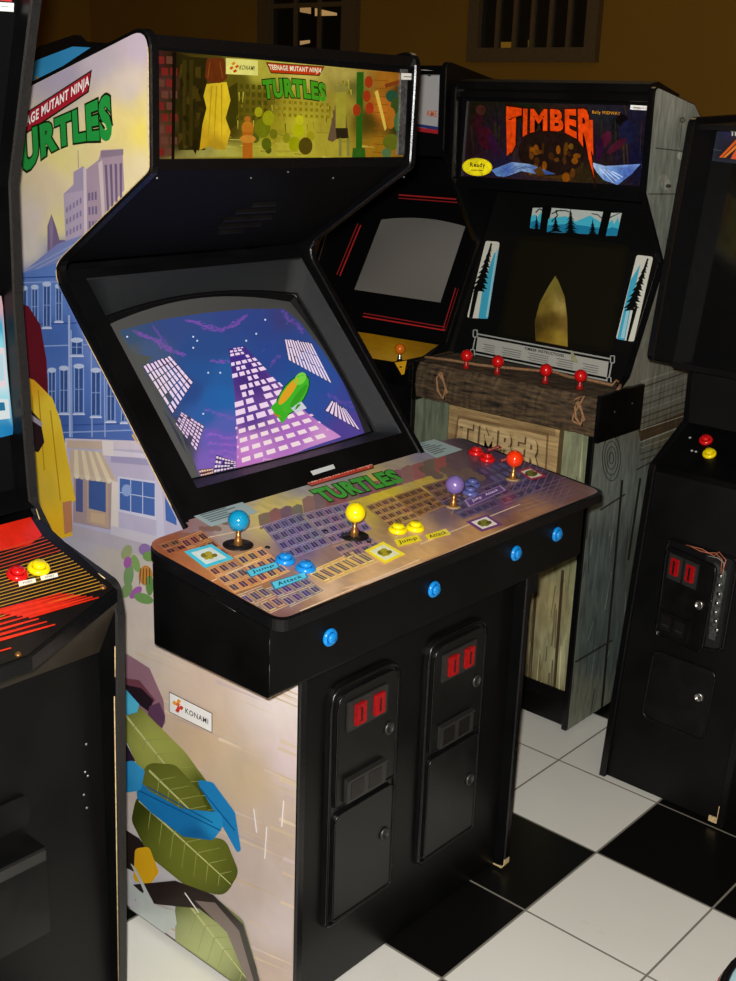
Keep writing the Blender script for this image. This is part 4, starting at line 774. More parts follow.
for (ax_, ay_), (bx_, by_), n in (((62, 594), (98.5, 598.5), 7), ((14, 611), (55, 625.5), 6), ((-30, 640), (11, 649), 4)):
    for i in range(n): t = i / (n - 1); x, y = ax_ + (bx_ - ax_) * t, ay_ + (by_ - ay_) * t; a.line((x - 70, y + 19.5), (x, y), 3.6, (205, 42, 18) if i % 2 else (190, 34, 14), 4, w2=1.2)
for q in ([(18, 583), (35, 579.5), (36, 583.5), (19, 588)], [(40, 577.5), (57, 574), (58, 578), (41, 582)]):
    a.quad(q, (226, 222, 205), 6, clip=False); a.text('PUSH' if q[0][0] < 30 else 'START', [bil(q, .25, .3), bil(q, .78, .3), bil(q, .78, .7), bil(q, .25, .7)], (60, 60, 60), 7, .02)
a.build('panel_artwork', A_CP, lcp)
for q, m_ in (((17, 576), 'red'), ((38.5, 570), 'yellow')): push_button(lcp, hp(q, LPO, LPN) + LPN * .001, LPN, m_, .0185 if m_ == 'red' else .0195, .012)
for q in ((103, 588), (18, 655)): lathe('bolt_head', [(0, 0), (.006, 0), (.004, .003), (0, .0035)], frame_M(hp(q, LPO, LPN) + LPN * .001, (1, 0, 0), LPN), M['brass'], lcp, 12)
for P in (((-.600, .998), (-.578, .955), (-.48, .937), (-.40, .921)), ((-.382, .905), (-.380, .88)), ((-.378, .80), (-.381, .74)), ((-.385, .70), (-.405, .05))): tube('worn_edge', [(x + .004, LY1 - .022, z) for x, z in P], .0011, M['chip'], R1, 5)
# coin box on the front
cb = box('coin_box', (-.425, -1.20, .30), (-.37, -.985, .475), M['coindoor'], R1, .006); box('coin_box_lip', (-.37, -1.19, .455), (-.362, -.99, .475), M['darksteel'], cb)
prism('coin_plate', rounded([(-1.22, .50), (-.985, .50), (-.985, .56), (-1.22, .56)], .015, 4), 'x', -.425, -.415, M['coindoor'], R1, .002)
for y, z in ((-.855, .60), (-.86, .545), (-.855, .535), (-.865, .50), (-.86, .47)): lathe('screw', [(0, 0), (.003, 0), (.002, .0015), (0, .002)], frame_M((-.4249, y, z), (0, 1, 0), (1, 0, 0)), M['steel'], R1, 8)

# ================================================================== TIMBER CABINET
TX0, TX1 = -1.015, -.366
R2 = root('arcade_cabinet', 'cabinet with printed grey wood planks, bark log beam, four red knobs and carved wooden sign', 'arcade cabinet', ((TX0 + TX1) / 2, 1.1, 0))
tp = [(.745, .015), (.745, .93), (.90, 1.035), (1.03, 1.33), (.886, 1.525), (.880, 1.785), (1.105, 1.747), (1.30, 1.60), (1.50, 1.58), (1.50, .015)]
TP = rounded(tp, {3: .02, 4: .01, 5: .015, 6: .02}, 4)
prism('side_panel', TP, 'x', TX1 - .019, TX1, M['black'], R2); prism('side_panel', TP, 'x', TX0, TX0 + .019, M['black'], R2)
molding('edge_molding', TP, 'x', TX1 - .019, TX1, M['molding'], R2); molding('edge_molding', TP, 'x', TX0, TX0 + .019, M['molding'], R2)
xa, xb = TX0 + .019, TX1 - .019
box('back_panel', (xa, 1.48, .02), (xb, 1.49, 1.56), M['blackpanel'], R2)
prism('top_panel', [(.89, 1.765), (1.10, 1.730), (1.29, 1.588), (1.48, 1.565), (1.48, 1.555), (1.285, 1.575), (1.095, 1.717), (.89, 1.750)], 'x', xa, xb, M['blackpanel'], R2)
bm = bmesh.new()
add_prism(bm, [(.886, 1.772), (.886, 1.792), (.93, 1.800), (1.05, 1.772), (1.05, 1.755)], 'x', TX0 + .02, TX1 - .02); link('top_cap', bm_me(bm), M['blackpanel'], R2)
mq = box('marquee', (xa, .912, 1.512), (xb, .925, 1.77), M['shroud'], R2)
box('marquee_retainer', (xa, .898, 1.752), (xb, .912, 1.775), M['molding'], R2, .002); box('marquee_retainer', (xa, .898, 1.500), (xb, .912, 1.522), M['molding'], R2, .002)
a = Art((0, .912, 1.6), (0, -1, 0), base=.0006)
BQ = [(467, 101), (650, 106), (642, 186), (461, 176)]
a.bound = ccw(BQ)
a.poly(BQ, idw([(475, 110, (24, 20, 12)), (470, 150, (30, 16, 20)), (520, 110, (18, 26, 14)), (500, 130, (30, 20, 30)), (545, 150, (70, 40, 10)), (560, 165, (66, 44, 12)), (555, 140, (34, 22, 26)), (590, 150, (22, 14, 26)), (600, 110, (26, 28, 34)), (635, 120, (22, 20, 38)), (640, 160, (16, 16, 40)), (500, 170, (26, 24, 50)), (480, 165, (40, 20, 34)), (590, 175, (38, 30, 14))]), 0, grid=6)
rs = random.Random(5)
for i in range(46):
    x = rs.uniform(466, 650); y = rs.uniform(103, 150); a.line((x, y), (x + rs.uniform(-3, 3), y + rs.uniform(8, 40)), rs.uniform(.8, 2.6), rs.choice([(38, 34, 16), (14, 20, 10), (44, 26, 30), (20, 22, 44), (54, 40, 14)]), 1, w2=.6)
for x, y, rx, ry, r, col in ((478, 122, 5, 11, .2, (44, 14, 22)), (486, 138, 8, 12, -.3, (54, 14, 26)), (494, 145, 4, 12, -.4, (44, 16, 44)), (481, 110, 5, 5, 0, (60, 30, 24)), (622, 120, 6, 6, 0, (14, 10, 10)), (628, 132, 8, 12, .1, (20, 22, 48)), (605, 140, 5, 10, .5, (66, 18, 36)), (617, 146, 4, 12, .9, (60, 18, 34)), (600, 150, 4, 12, .1, (40, 14, 40))): a.ell(x, y, rx, ry, col, 3, r)
a.ell(552, 152, 34, 24, (30, 18, 14), 2, 0)
for i in range(22): x = rs.uniform(530, 580); y = rs.uniform(146, 178); a.ell(x, y, rs.uniform(1, 4), rs.uniform(2, 6), rs.choice([(120, 66, 10), (84, 50, 12), (60, 34, 12), (100, 70, 16)]), 3)
axe = lambda pts, f: a.poly(pts, f, 6, grid=4)
axe([(492, 170), (512, 162), (530, 164), (556, 174), (540, 175), (522, 171), (505, 177), (497, 176)], idw([(500, 172, (90, 130, 190)), (520, 166, (130, 160, 200)), (545, 173, (50, 80, 150)), (508, 170, (60, 90, 170))]))
axe([(591, 162), (606, 166), (641, 164), (632, 174), (618, 185), (604, 180), (597, 172)], idw([(597, 166, (150, 180, 220)), (612, 176, (90, 130, 195)), (630, 172, (60, 90, 165)), (638, 165, (100, 130, 190))]))
for i in range(4): a.line((600 + i * 4, 168 + i), (614 + i * 3, 183 - i * 2), .8, (190, 205, 230), 7); a.line((502 + i * 7, 172 - i * 1.2), (512 + i * 8, 165 + i * .5), .8, (60, 90, 160), 7)
a.poly([(534, 170), (541, 166), (546, 175), (538, 176)], (80, 50, 14), 8)
TT = [(508, 110), (592, 111), (592, 138), (508, 136)]
wp = lambda u, v: (u * 1.0 + (u - .5) * .02 * v, v * (1 + 1.05 * (2 * u - 1) ** 4) * (1 - .28 * (1 - (2 * u - 1) ** 2)))
a.text('TIMBER', TT, (40, 14, 4), 9, .085, wp); a.text('TIMBER', TT, (216, 66, 12), 11, .045, wp)
for x in (510.5, 590): a.poly([(x - 3.5, 120), (x + 3.5, 120), (x + (2 if x > 550 else -1) + 2, 152), (x + (4 if x > 550 else -3), 156), (x - 3 + (3 if x > 550 else 0), 146)], (214, 66, 12), 12)
a.text('Bally MIDWAY', [(593, 110.5), (621, 112), (621, 116), (593, 114.5)], (190, 130, 30), 12, .012)
for x in range(4): pass
a.ell(478, 167, 15, 9, (216, 200, 20), 13, .04, 28); a.ell(478, 167, 13.6, 7.8, (236, 222, 26), 14, .04, 28); a.text('Ready', [(471, 162.5), (486, 163), (486, 168.5), (471, 168)], (90, 70, 20), 15, .03); a.line((472, 170), (484, 170.4), .8, (120, 95, 25), 15)
a.quad([(631.5, 105), (648.5, 106), (648, 110.5), (631, 109.5)], (222, 222, 218), 16, clip=False); a.line((634, 107.6), (645, 108.2), 1.0, (120, 120, 118), 17, clip=False)
a.build('marquee_film', A_DIM, mq)
# screen glass behind slanted bezel
tn = Vector((0, -.915, .404)); to = Vector((0, .925, 1.04))
tw = Vector((0, .404, .915))
def TBp(x, w, d=0): p = to + tw * w - tn * d; return Vector((x, p.y, p.z))
bm = bmesh.new(); P0 = [TBp(xa, -.08), TBp(xb, -.08), TBp(xb, .50), TBp(xa, .50)]; vs = [bm.verts.new(p) for p in P0]; ws = [bm.verts.new(p - tn * .012) for p in P0]
bm.faces.new(vs); bm.faces.new(ws[::-1])
for i in range(4): bm.faces.new((vs[i], vs[(i + 1) % 4], ws[(i + 1) % 4], ws[i]))
tb = link('screen_bezel_glass', bm_me(bm), mat('black_bezel_glass', (.006, .006, .006, 1), .12, coat=.3), R2)
a = Art(to, tn, base=.0008)
a.poly(rounded([(516, 236), (560, 236), (630, 246), (612, 352), (560, 348), (497, 338)], 5, 4), (17, 15, 8), 0)
a.poly(rounded([(520, 240), (625, 250), (608, 348), (502, 334)], {0: 4, 1: 4, 2: 4, 3: 4}, 4), (20, 18, 9), 1)
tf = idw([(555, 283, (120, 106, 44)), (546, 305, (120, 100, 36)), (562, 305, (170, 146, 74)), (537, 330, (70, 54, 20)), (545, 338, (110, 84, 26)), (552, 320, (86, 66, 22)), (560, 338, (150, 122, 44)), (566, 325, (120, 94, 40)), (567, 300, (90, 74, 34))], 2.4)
SG = art_mat('painted_screen_reflection', emit=.55, base=.25, rough=.15, grain=.15, stretch=(40, 40, 40))  # yellow reflection on the dark glass, painted as a softly emitting patch
b = Art(to, tn, base=.0018); b.poly([(555.5, 276), (559, 282), (565, 297), (567.5, 318), (568, 347), (536, 341), (535, 322), (540, 303), (548, 288)], tf, 1, grid=5); b.poly([(571.5, 350), (578, 360), (578, 364), (571, 361)], (150, 145, 110), 2); b.build('screen_reflection', SG, tb, 'dim yellow pointed reflection painted on dark screen')
def pane(q, vert):
    a.poly(rounded(q, 2.5, 3), (205, 205, 190), 2)
sky_c = (62, 165, 195)
# top panorama
def topart():
    for q in ([(533, 208), (545, 208), (540, 230), (530, 228)], [(552, 208), (604, 212), (600, 235), (547, 232)], [(611, 213), (622, 213), (617, 236), (606, 236)]):
        a.poly(q, (188, 196, 188), 2); a.poly([bil(q, -.02, .45), bil(q, .3, .3), bil(q, .5, .5), bil(q, .75, .2), bil(q, 1.02, .5), bil(q, 1, 1), bil(q, 0, 1)], (70, 185, 210), 3); a.poly([bil(q, .0, .72), bil(q, .4, .62), bil(q, 1, .7), bil(q, 1, 1), bil(q, 0, 1)], (30, 130, 170), 4)
    def pine(x, yt, yb, w, lean=0):
        n = int((yb - yt) / 2.2)
        a.line((x, yt), (x + lean, yb + 1), .8, (8, 9, 8), 6)
        for i in range(n):
            t = (i + 1) / n; y = yt + (yb - yt) * t; ww = w * t * (1 if i % 2 else .75); cx = x + lean * t; a.poly([(cx - ww, y + 1.6), (cx - ww * .4, y - .6), (cx, y - 2.4), (cx + ww * .4, y - .6), (cx + ww, y + 1.6), (cx, y + .9)], (8, 9, 8), 6)
    pine(571, 209, 233, 9.5); pine(556, 217, 231, 8); pine(593, 220, 234, 6.5); pine(537, 216, 229, 5); a.path([(552, 222), (558, 216), (556, 211), (566, 211), (572, 213)], 1.1, (8, 8, 7), 7); a.path([(545, 212), (540, 209), (536, 213)], 1.1, (8, 8, 7), 7); a.path([(604, 220), (598, 215), (592, 214)], 1.0, (8, 8, 7), 7)
    a.poly([(543, 206), (552, 206), (546, 232), (540, 230)], (8, 8, 7), 7); a.poly([(604, 210), (612, 211), (606, 237), (598, 236)], (8, 8, 7), 7)
    a.line((552, 214), (562, 210), 1.2, (8, 8, 7), 7, w2=.5); a.line((610, 218), (621, 213), 1.2, (8, 8, 7), 7, w2=.5)
    return pine
pine = topart()
for q, pt, col in (([(486, 241), (500, 242), (488, 319), (467, 318)], None, 0), ([(637, 255), (653.5, 257), (634, 342), (616, 339)], None, 1)):
    pane(q, 1)
    m0 = .5
    if col == 0: a.poly([bil(q, .75, .15), bil(q, .98, .12), bil(q, 1.0, .6), bil(q, 1.0, 1), bil(q, .55, 1), bil(q, .45, .55)], sky_c, 3); a.poly([bil(q, .02, .62), bil(q, .28, .62), bil(q, .28, 1), bil(q, .1, 1)], (12, 12, 10), 4); a.poly([bil(q, .84, .1), bil(q, .95, .1), bil(q, 1, .98), bil(q, .9, .98)], (150, 200, 215), 4)
    else: a.poly([bil(q, .02, .3), bil(q, .35, .1), bil(q, .4, .6), bil(q, .5, 1), bil(q, .08, 1)], sky_c, 3); a.poly([bil(q, .55, .62), bil(q, .78, .6), bil(q, .70, 1), bil(q, .58, 1)], (12, 12, 10), 4); a.poly([bil(q, .2, .62), bil(q, .35, .62), bil(q, .45, .98), bil(q, .25, .98)], (150, 200, 215), 4)
    x, y = bil(q, .45 if col == 0 else .72, .03); xe, ye = bil(q, .30 if col == 0 else .42, .62)
    n = 17
    for i in range(n):
        t = (i + 1) / n; cx = x + (xe - x) * t; cy = y + (ye - y) * t; w = (1.2 + 8.2 * t) * (1 if i % 2 else .72); a.poly([(cx - w, cy + 3.2), (cx - w * .4, cy - .6), (cx, cy - 3), (cx + w * .4, cy - .6), (cx + w * .85, cy + 3), (cx, cy + 2.4)], (9, 10, 9), 6)
    a.line((x, y), (xe, ye), 1.8, (9, 10, 9), 6)
IQ = [(478, 337), (609, 362), (607, 377.5), (476, 351)]
a.poly([bil(IQ, -.02, -.25), bil(IQ, 1.03, -.25), bil(IQ, 1.02, 1.25), bil(IQ, -.03, 1.25)], (150, 152, 146), 2); a.poly([bil(IQ, -.012, -.15), bil(IQ, 1.02, -.15), bil(IQ, 1.01, 1.15), bil(IQ, -.02, 1.15)], (8, 8, 8), 3); a.poly([bil(IQ, 0, .0), bil(IQ, 1, 0), bil(IQ, 1, 1), bil(IQ, 0, 1)], (158, 158, 150), 4)
for u, v in ((-.022, -.2), (1.025, -.2), (1.02, 1.2), (-.022, 1.2)): x, y = bil(IQ, u, v); a.poly(rounded([(x - 2.5, y - 4), (x + 2.5, y - 4), (x + 2.5, y + 4), (x - 2.5, y + 4)], 1.5, 3), (150, 152, 146), 3); a.poly([(x - 1.4, y - 3), (x + 1.4, y - 3), (x + 1.4, y + 3), (x - 1.4, y + 3)], (8, 8, 8), 4)
a.text('TIMBER INSTRUCTIONS', [bil(IQ, .36, .08), bil(IQ, .66, .08), bil(IQ, .66, .26), bil(IQ, .36, .26)], (20, 20, 20), 6, .03)
for v in (.4, .55, .7, .84):
    for u0, u1 in ((.04, .14), (.18, .34), (.38, .55), (.6, .74), (.8, .93)): a.poly([bil(IQ, u0 + .01 * (v * 10 % 3), v), bil(IQ, u1, v), bil(IQ, u1, v + .05), bil(IQ, u0 + .01 * (v * 10 % 3), v + .05)], (95, 95, 92), 6)
a.build('bezel_artwork', A_BEZ, tb)
# monitor shelf / log beam
prism('control_shelf', [(.74, .90), (.93, .90), (.95, 1.008), (.90, 1.008), (.80, 1.003), (.74, .995)], 'x', xa, xb, M['bark'], R2)
bmm = bmesh.new(); n = 60; rows = []
prf = [(.712, .905), (.706, .94), (.708, .98), (.720, 1.008), (.76, 1.010), (.82, 1.012), (.90, 1.012), (.920, 1.008), (.920, .905)]
rs = random.Random(9)
for i in range(n + 1):
    x = -.955 + (.955 - .345) * i / n; rows.append([bmm.verts.new((x, y + (rs.uniform(-.0015, .0015) if k < 5 else 0), z + (rs.uniform(-.0015, .0015) if k < 6 else 0))) for k, (y, z) in enumerate(prf)])
for i in range(n):
    for k in range(len(prf)): j = (k + 1) % len(prf); bmm.faces.new((rows[i][k], rows[i][j], rows[i + 1][j], rows[i + 1][k]))
bmm.faces.new(rows[0]); bmm.faces.new(rows[-1][::-1])
beam = link('log_beam', bm_me(bmm), M['bark'], R2, label='rough bark covered control beam')
box('beam_end_cap', (-.345, .703, .892), (-.333, .930, 1.018), M['black'], beam, .003)
box('beam_end_cap', (-.967, .705, .895), (-.955, .945, 1.010), M['black'], beam, .003)
for y in (.78, .87): lathe('screw', [(0, 0), (.004, 0), (.003, .002), (0, .002)], frame_M((-.3329, y, .965 + (y - .78) * .1), (0, 1, 0), (1, 0, 0)), M['darksteel'], beam, 8)
for q in ((466, 368), (497, 374), (545, 383), (579.5, 389)):
    p = hit(q, 'z', 1.011); ball_stick(beam, p, 'red', (0, 0, 1), h=.036, r=.0175, shaftm='reddark', wr=0)
# rope along the back of the beam and two knots
tube('rope', [hit(q, 'z', 1.016) for q in ((425, 357), (450, 360), (480, 365), (520, 369), (555, 372), (570, 377), (590, 380), (612, 385), (616, 380), (621, 384), (618, 390))], .0045, M['rope'], beam, 6)
def knot(cx, cy, s=1.0):
    def w(q, off): p = hit(q, 'y', .700); return p + Vector((0, -off, 0))
    P = [((2, -14), .0), ((-3, -6), .004), ((-1, 6), .006), ((3, 14), .004), ((7, 8), .0), ((4, -4), .006), ((0, -10), .004), ((-4, -2), .0), ((0, 10), .003), ((5, 15), .006), ((6, 4), .004), ((1, -12), .0)]
    tube('rope_knot', [w((cx + x * s, cy + y * s), o) for (x, y), o in P], .0038, M['rope'], beam, 6, True)
knot(440, 384); knot(578, 412, .9)
tube('rope_knot', [hit(q, 'y', .697) for q in ((572, 401), (578, 398), (584, 396), (580, 404), (574, 414), (572, 421), (580, 425), (584, 418))], .0035, M['rope'], beam, 6)
# front planks, sign, kick board
box('front_panel', (xa, .765, .02), (xb, .78, .91), M['blackpanel'], R2)
a = Art((0, .762, .5), (0, -1, 0), base=.0006, step=.0003); a.bound = ccw([proj((x, .762, z)) for x, z in ((xa, .12), (xb - .004, .12), (xb - .004, .905), (xa, .905))])
a.poly(a.bound, idw([(430, 420, (96, 104, 84)), (575, 470, (120, 124, 96)), (545, 600, (132, 122, 86)), (560, 660, (140, 138, 104)), (530, 680, (104, 92, 62)), (575, 560, (118, 120, 88)), (540, 690, (120, 112, 80))]), 0, grid=14)
for p in ((549, 400, 527, 720), (563, 570, 552, 720), (532, 560, 520, 720), (500, 400, 480, 700), (465, 400, 450, 600)): a.line(p[:2], p[2:], 3, (62, 46, 30), 1, clip=True)
rs = random.Random(11)
for i in range(60):
    x = rs.uniform(528, 590); y = rs.uniform(440, 700); a.line((x, y), (x - rs.uniform(1, 5), y + rs.uniform(10, 50)), rs.uniform(.5, 1.6), rs.choice([(82, 80, 56), (160, 158, 122), (98, 92, 62)]), 2, clip=True)
for k in range(5):
    for s in range(0): a.line((556 - k * 1.2 - (6 - s) * .5, 600 + k * 14 + s * 3), (556 - k, 590 + k * 14), .8, (84, 74, 48), 3, clip=True); a.line((556 - k, 590 + k * 14), (558 - k + (6 - s) * .5, 600 + k * 14 + s * 3), .8, (84, 74, 48), 3, clip=True)
a.build('plank_artwork', A_WOODX, R2)
sg = box('carved_sign', (-.853, .740, .60), (-.470, .760, .896), M['trimwood'], R2, .003)
SQ = [(449, 402), (557.5, 429), (553, 520), (440, 480)]
a = Art((0, .740, .7), (0, -1, 0), base=.0006, step=.0004); a.bound = ccw([proj((x, .740, z)) for x, z in ((-.851, .602), (-.472, .602), (-.472, .894), (-.851, .894))])
a.poly(a.bound, idw([(450, 410, (172, 146, 98)), (500, 410, (165, 140, 96)), (550, 430, (172, 144, 98)), (500, 440, (150, 122, 82)), (540, 460, (160, 132, 90)), (460, 430, (140, 112, 76))]), 0, grid=8)
a.poly([(458, 415), (549, 433), (544, 520), (448, 480)], (112, 86, 56), 1); a.poly([(460, 418), (547, 435.5), (542, 520), (450, 480)], (168, 142, 98), 2)
for i in range(9): a.line((450, 404.5 + i * 1.3), (500, 415 + i * 1.3 + math.sin(i) * 2), .6, (128, 102, 66), 3, clip=True); a.line((500, 415 + i * 1.3), (556, 429 + i * .9), .6, (128, 102, 66), 3, clip=True)
WQ = [(460, 421), (540, 441), (538, 470), (458, 445)]
for dx, dy, col, lv in ((1.5, 2.0, (92, 68, 44), 4), (0, 0, (182, 156, 112), 6)): a.text('TIMBER', [(x + dx, y + dy) for x, y in WQ], col, lv, .045)
a.build('sign_artwork', A_WOODH, sg)
box('kick_board', (xa, .762, .015), (xb, .775, .12), M['black'], R2); box('kick_rail', (xa, .756, .085), (xb, .7625, .125), M['molding'], R2, .002)
box('foot', (TX1 - .05, .86, 0), (TX1 - .03, .88, .015), M['molding'], R2)
# printed plank side
a = Art((TX1, 0, .5), (1, 0, 0), base=.0006, step=.0002); TB = rounded([(y + (.003 if i < 6 else -.003), z) for i, (y, z) in enumerate(tp)], {3: .02, 5: .015, 6: .02}, 4)
a.bound = ccw([proj((TX1, y, z)) for y, z in TB])
a.poly(a.bound, idw([(670, 110, (148, 150, 138)), (655, 180, (132, 136, 124)), (690, 130, (128, 130, 120)), (655, 240, (126, 130, 118)), (640, 380, (125, 122, 108)), (660, 400, (112, 112, 100)), (670, 430, (96, 88, 66)), (620, 480, (112, 118, 110)), (610, 560, (84, 94, 92)), (600, 650, (78, 88, 84)), (585, 700, (104, 106, 92)), (635, 560, (76, 78, 68)), (640, 480, (98, 104, 96))]), 0, grid=9)
for p in ((622, 480, 600, 725), (640, 478, 628, 560)): a.line(p[:2], p[2:], 2.2, (32, 30, 24), 2, clip=True)
a.poly([(638, 430), (684, 412), (684, 424), (640, 442)], (74, 56, 36), 2); a.line((636, 470), (690, 440), 1.2, (52, 46, 34), 3, clip=True); a.line((600, 510), (625, 494), 1.5, (44, 42, 34), 3, clip=True); a.line((575, 662), (612, 640), 2, (50, 48, 38), 3, clip=True)
for r in (12, 9, 6, 3): 
    pts = [(611 + r * .75 * math.cos(t), 458 + r * 1.9 * math.sin(t)) for t in [k * math.pi / 12 for k in range(25)]]
    a.path(pts, .9, (50, 52, 44), 4, clip=True)
for i in range(14):
    y = 372 + i * 6; a.line((640, y + 10), (690, y - 8 + rs.uniform(-2, 2)), rs.uniform(.5, 1.4), rs.choice([(70, 70, 58), (146, 150, 136)]), 3, clip=True)
for i in range(26): x = rs.uniform(582, 636); y = rs.uniform(490, 700); a.line((x, y), (x - rs.uniform(1, 6), y + rs.uniform(15, 50)), rs.uniform(.5, 1.3), rs.choice([(62, 68, 62), (112, 120, 112)]), 1, clip=True)
a.line((655, 148), (690, 152), 1.2, (70, 68, 60), 3, clip=True); a.line((648, 194), (680, 194), 1.4, (88, 84, 70), 3, clip=True)
for x, y, rx, ry, col in ((682, 120, 3, 3, (86, 82, 70)), (682, 120, 1.6, 1.6, (120, 120, 106)), (680, 156, 3, 4, (176, 178, 164)), (665, 184, 5, 6, (160, 162, 148)), (668, 186, 3, 2, (70, 66, 56)), (679, 180, 3, 6, (150, 152, 138)), (663, 178, 4, 4, (150, 150, 136))): a.ell(x, y, rx, ry, col, 4)
a.line((681, 126), (679, 148), .9, (96, 92, 80), 4, clip=True)
a.build('side_artwork', A_WOODX, R2)
a = Art((TX1, 0, .5), (1, 0, 0), base=.0006, step=.0002)

# ================================================================== PINSTRIPE CABINET behind
DX0, DX1 = -1.70, -1.045
R3 = root('arcade_cabinet', 'black cabinet with blank grey screen and red pinstripes, partly hidden behind the centre cabinet', 'arcade cabinet', ((DX0 + DX1) / 2, 1.15, 0))
dp = [(.79, .01), (.79, .96), (.97, 1.02), (1.12, 1.38), (.90, 1.60), (.893, 1.845), (1.15, 1.80), (1.5, 1.70), (1.5, .01)]
DP = rounded(dp, {3: .05, 4: .02, 5: .02}, 5)
prism('side_panel', DP, 'x', DX1 - .019, DX1, M['black'], R3); prism('side_panel', DP, 'x', DX0, DX0 + .019, M['black'], R3); molding('edge_molding', DP, 'x', DX1 - .019, DX1, M['molding'], R3); molding('edge_molding', DP, 'x', DX0, DX0 + .019, M['molding'], R3)
xa, xb = DX0 + .019, DX1 - .019
box('back_panel', (xa, 1.48, .02), (xb, 1.49, 1.68), M['blackpanel'], R3); prism('top_panel', [(.90, 1.82), (1.15, 1.78), (1.48, 1.68), (1.48, 1.67), (1.15, 1.77), (.90, 1.81)], 'x', xa, xb, M['black'], R3)
mq = box('marquee', (xa, .915, 1.58), (xb, .93, 1.835), M['shroud'], R3)
a = Art((0, .915, 1.7), (0, -1, 0), base=.0008)
a.poly([(380, 64), (440, 71.5), (438, 129), (380, 126)], (186, 186, 186), 0); a.poly([(380, 118), (439, 127), (438, 130), (380, 121)], (40, 60, 120), 1); a.poly([(380, 122), (438.5, 130), (438, 134), (380, 126)], (180, 40, 50), 1); a.text('AME', [(427, 110), (437, 111), (437, 117), (427, 116)], (225, 110, 50), 2, .03); a.quad([(428, 72), (431, 72.5), (431, 76.5), (428, 76)], (30, 30, 35), 2)
a.build('marquee_film', A_MARQ if False else A_PLAIN, mq)
do = Vector((0, 1.025, 1.0)); dn = tn
bm = bmesh.new(); P0 = [do + tw * w + Vector((x, 0, 0)) for x, w in ((xa, -.04), (xb, -.04), (xb, .52), (xa, .52))]; vs = [bm.verts.new(p) for p in P0]; ws = [bm.verts.new(p - dn * .012) for p in P0]; bm.faces.new(vs); bm.faces.new(ws[::-1])
for i in range(4): bm.faces.new((vs[i], vs[(i + 1) % 4], ws[(i + 1) % 4], ws[i]))
db = link('screen_bezel', bm_me(bm), M['shroud'], R3)
def stripe(p, q):
    a = Art(do, dn, base=.001); a.line(p, q, 1.3, (205, 45, 45), 1); a.build('pinstripe', A_PLAIN, db)
    n_ = Vector((q[1] - p[1], p[0] - q[0])).normalized() * 3.2; a = Art(do, dn, base=.001); a.line(Vector(p) + n_, Vector(q) + n_, 1.0, (170, 40, 40), 1); a.build('pinstripe', A_PLAIN, db)
for p, q in (((399, 195), (458, 199.5)), ((361, 225), (340, 276)), ((445, 330.5), (363, 316.5)), ((459, 289), (446, 331))): stripe(q, p)
# picture tube
sq = [(382, 220), (466, 227), (441, 303), (355, 290)]
bm = bmesh.new(); G = []
bnd = [hp(q, do - dn * -.001, dn) for q in sq]
def bl3(u, v):
    p = (bnd[0] * (1 - u) + bnd[1] * u) * (1 - v) + (bnd[3] * (1 - u) + bnd[2] * u) * v
    uu, vv = 2 * u - 1, 2 * v - 1
    return p + dn * (.004 + .018 * (1 - uu * uu) * (1 - vv * vv)) + tw * (.016 * (1 - uu * uu) * (-vv * .5 + .5))
for j in range(17): G.append([bm.verts.new(bl3(i / 20, j / 16)) for i in range(21)])
for j in range(16):
    for i in range(20): bm.faces.new((G[j][i], G[j][i + 1], G[j + 1][i + 1], G[j + 1][i]))
link('screen', bm_me(bm), M['crtgrey'], db, 'blank grey picture tube', True)
# yellow control deck
DO, DN = Vector((0, .93, .98)), Vector((0, -.18, .98)).normalized()
dk = prism('control_panel', [(1.06, 1.0035), (.82, .9595), (.80, .950), (.80, .90), (1.06, .90)], 'x', xa, xb, M['black'], R3)
a = Art(DO, DN, base=.0015)
a.poly([(340, 329.5), (376, 335), (442, 346), (436, 354), (407, 360), (393, 362), (340, 354)], idw([(380, 340, (225, 165, 22)), (410, 345, (205, 150, 22)), (435, 348, (190, 140, 25)), (395, 355, (250, 190, 25))]), 0, grid=8)
a.build('panel_artwork', A_CP, dk, 'yellow control panel overlay')
a = Art((0, .799, .95), (0, -1, 0), base=.0012); a.poly([(395, 362.5), (407, 360.5), (404.5, 374), (402, 375)], (215, 160, 30), 0); a.ell(401, 367, 1.6, .8, (60, 40, 10), 1, n=8); a.build('front_artwork', A_CP, dk)
ball_stick(dk, hp((399.5, 361), DO, DN), 'orangeball', (0, 0, 1), h=.038, r=.017, wr=0, shaftm='steel')
box('front_panel', (xa, .81, .02), (xb, .825, .90), M['blackpanel'], R3)

# ================================================================== RIGHT CABINET
QX0, QX1 = -.178, .182
R4 = root('arcade_cabinet', 'narrow black cabinet at right with half open coin door and red and yellow buttons', 'arcade cabinet', (0, .95, 0))
rp = [(.613, .01), (.700, .85), (.705, .87), (.865, .96), (.860, 1.10), (.628, 1.155), (.708, 1.712), (1.25, 1.74), (1.30, .01)]
RP = rounded(rp, {1: .01, 5: .015, 6: .02}, 4)
for x in (QX0, QX1 - .019): prism('side_panel', RP, 'x', x, x + .019, M['dullblack'], R4); molding('edge_molding', RP, 'x', x, x + .019, M['molding'], R4)
xa, xb = QX0 + .019, QX1 - .019
fo, fn = Vector((0, .63, 0)), Vector((0, -1, .1036)).normalized()
def fy(z): return .622 + .1036 * z
fp = prism('front_panel', [(fy(.01), .01), (fy(.86), .86), (fy(.86) + .015, .86), (fy(.01) + .015, .01)], 'x', xa, xb, M['blackpanel'], R4)
box('back_panel', (xa, 1.24, .02), (xb, 1.25, 1.72), M['blackpanel'], R4)
dk = prism('control_panel', [(.702, .872), (.865, .958), (.865, .93), (.712, .85)], 'x', xa, xb, M['black'], R4)
prism('shelf_back', [(.862, .95), (.857, 1.11), (.872, 1.11), (.877, .95)], 'x', xa, xb, M['blackpanel'], R4)
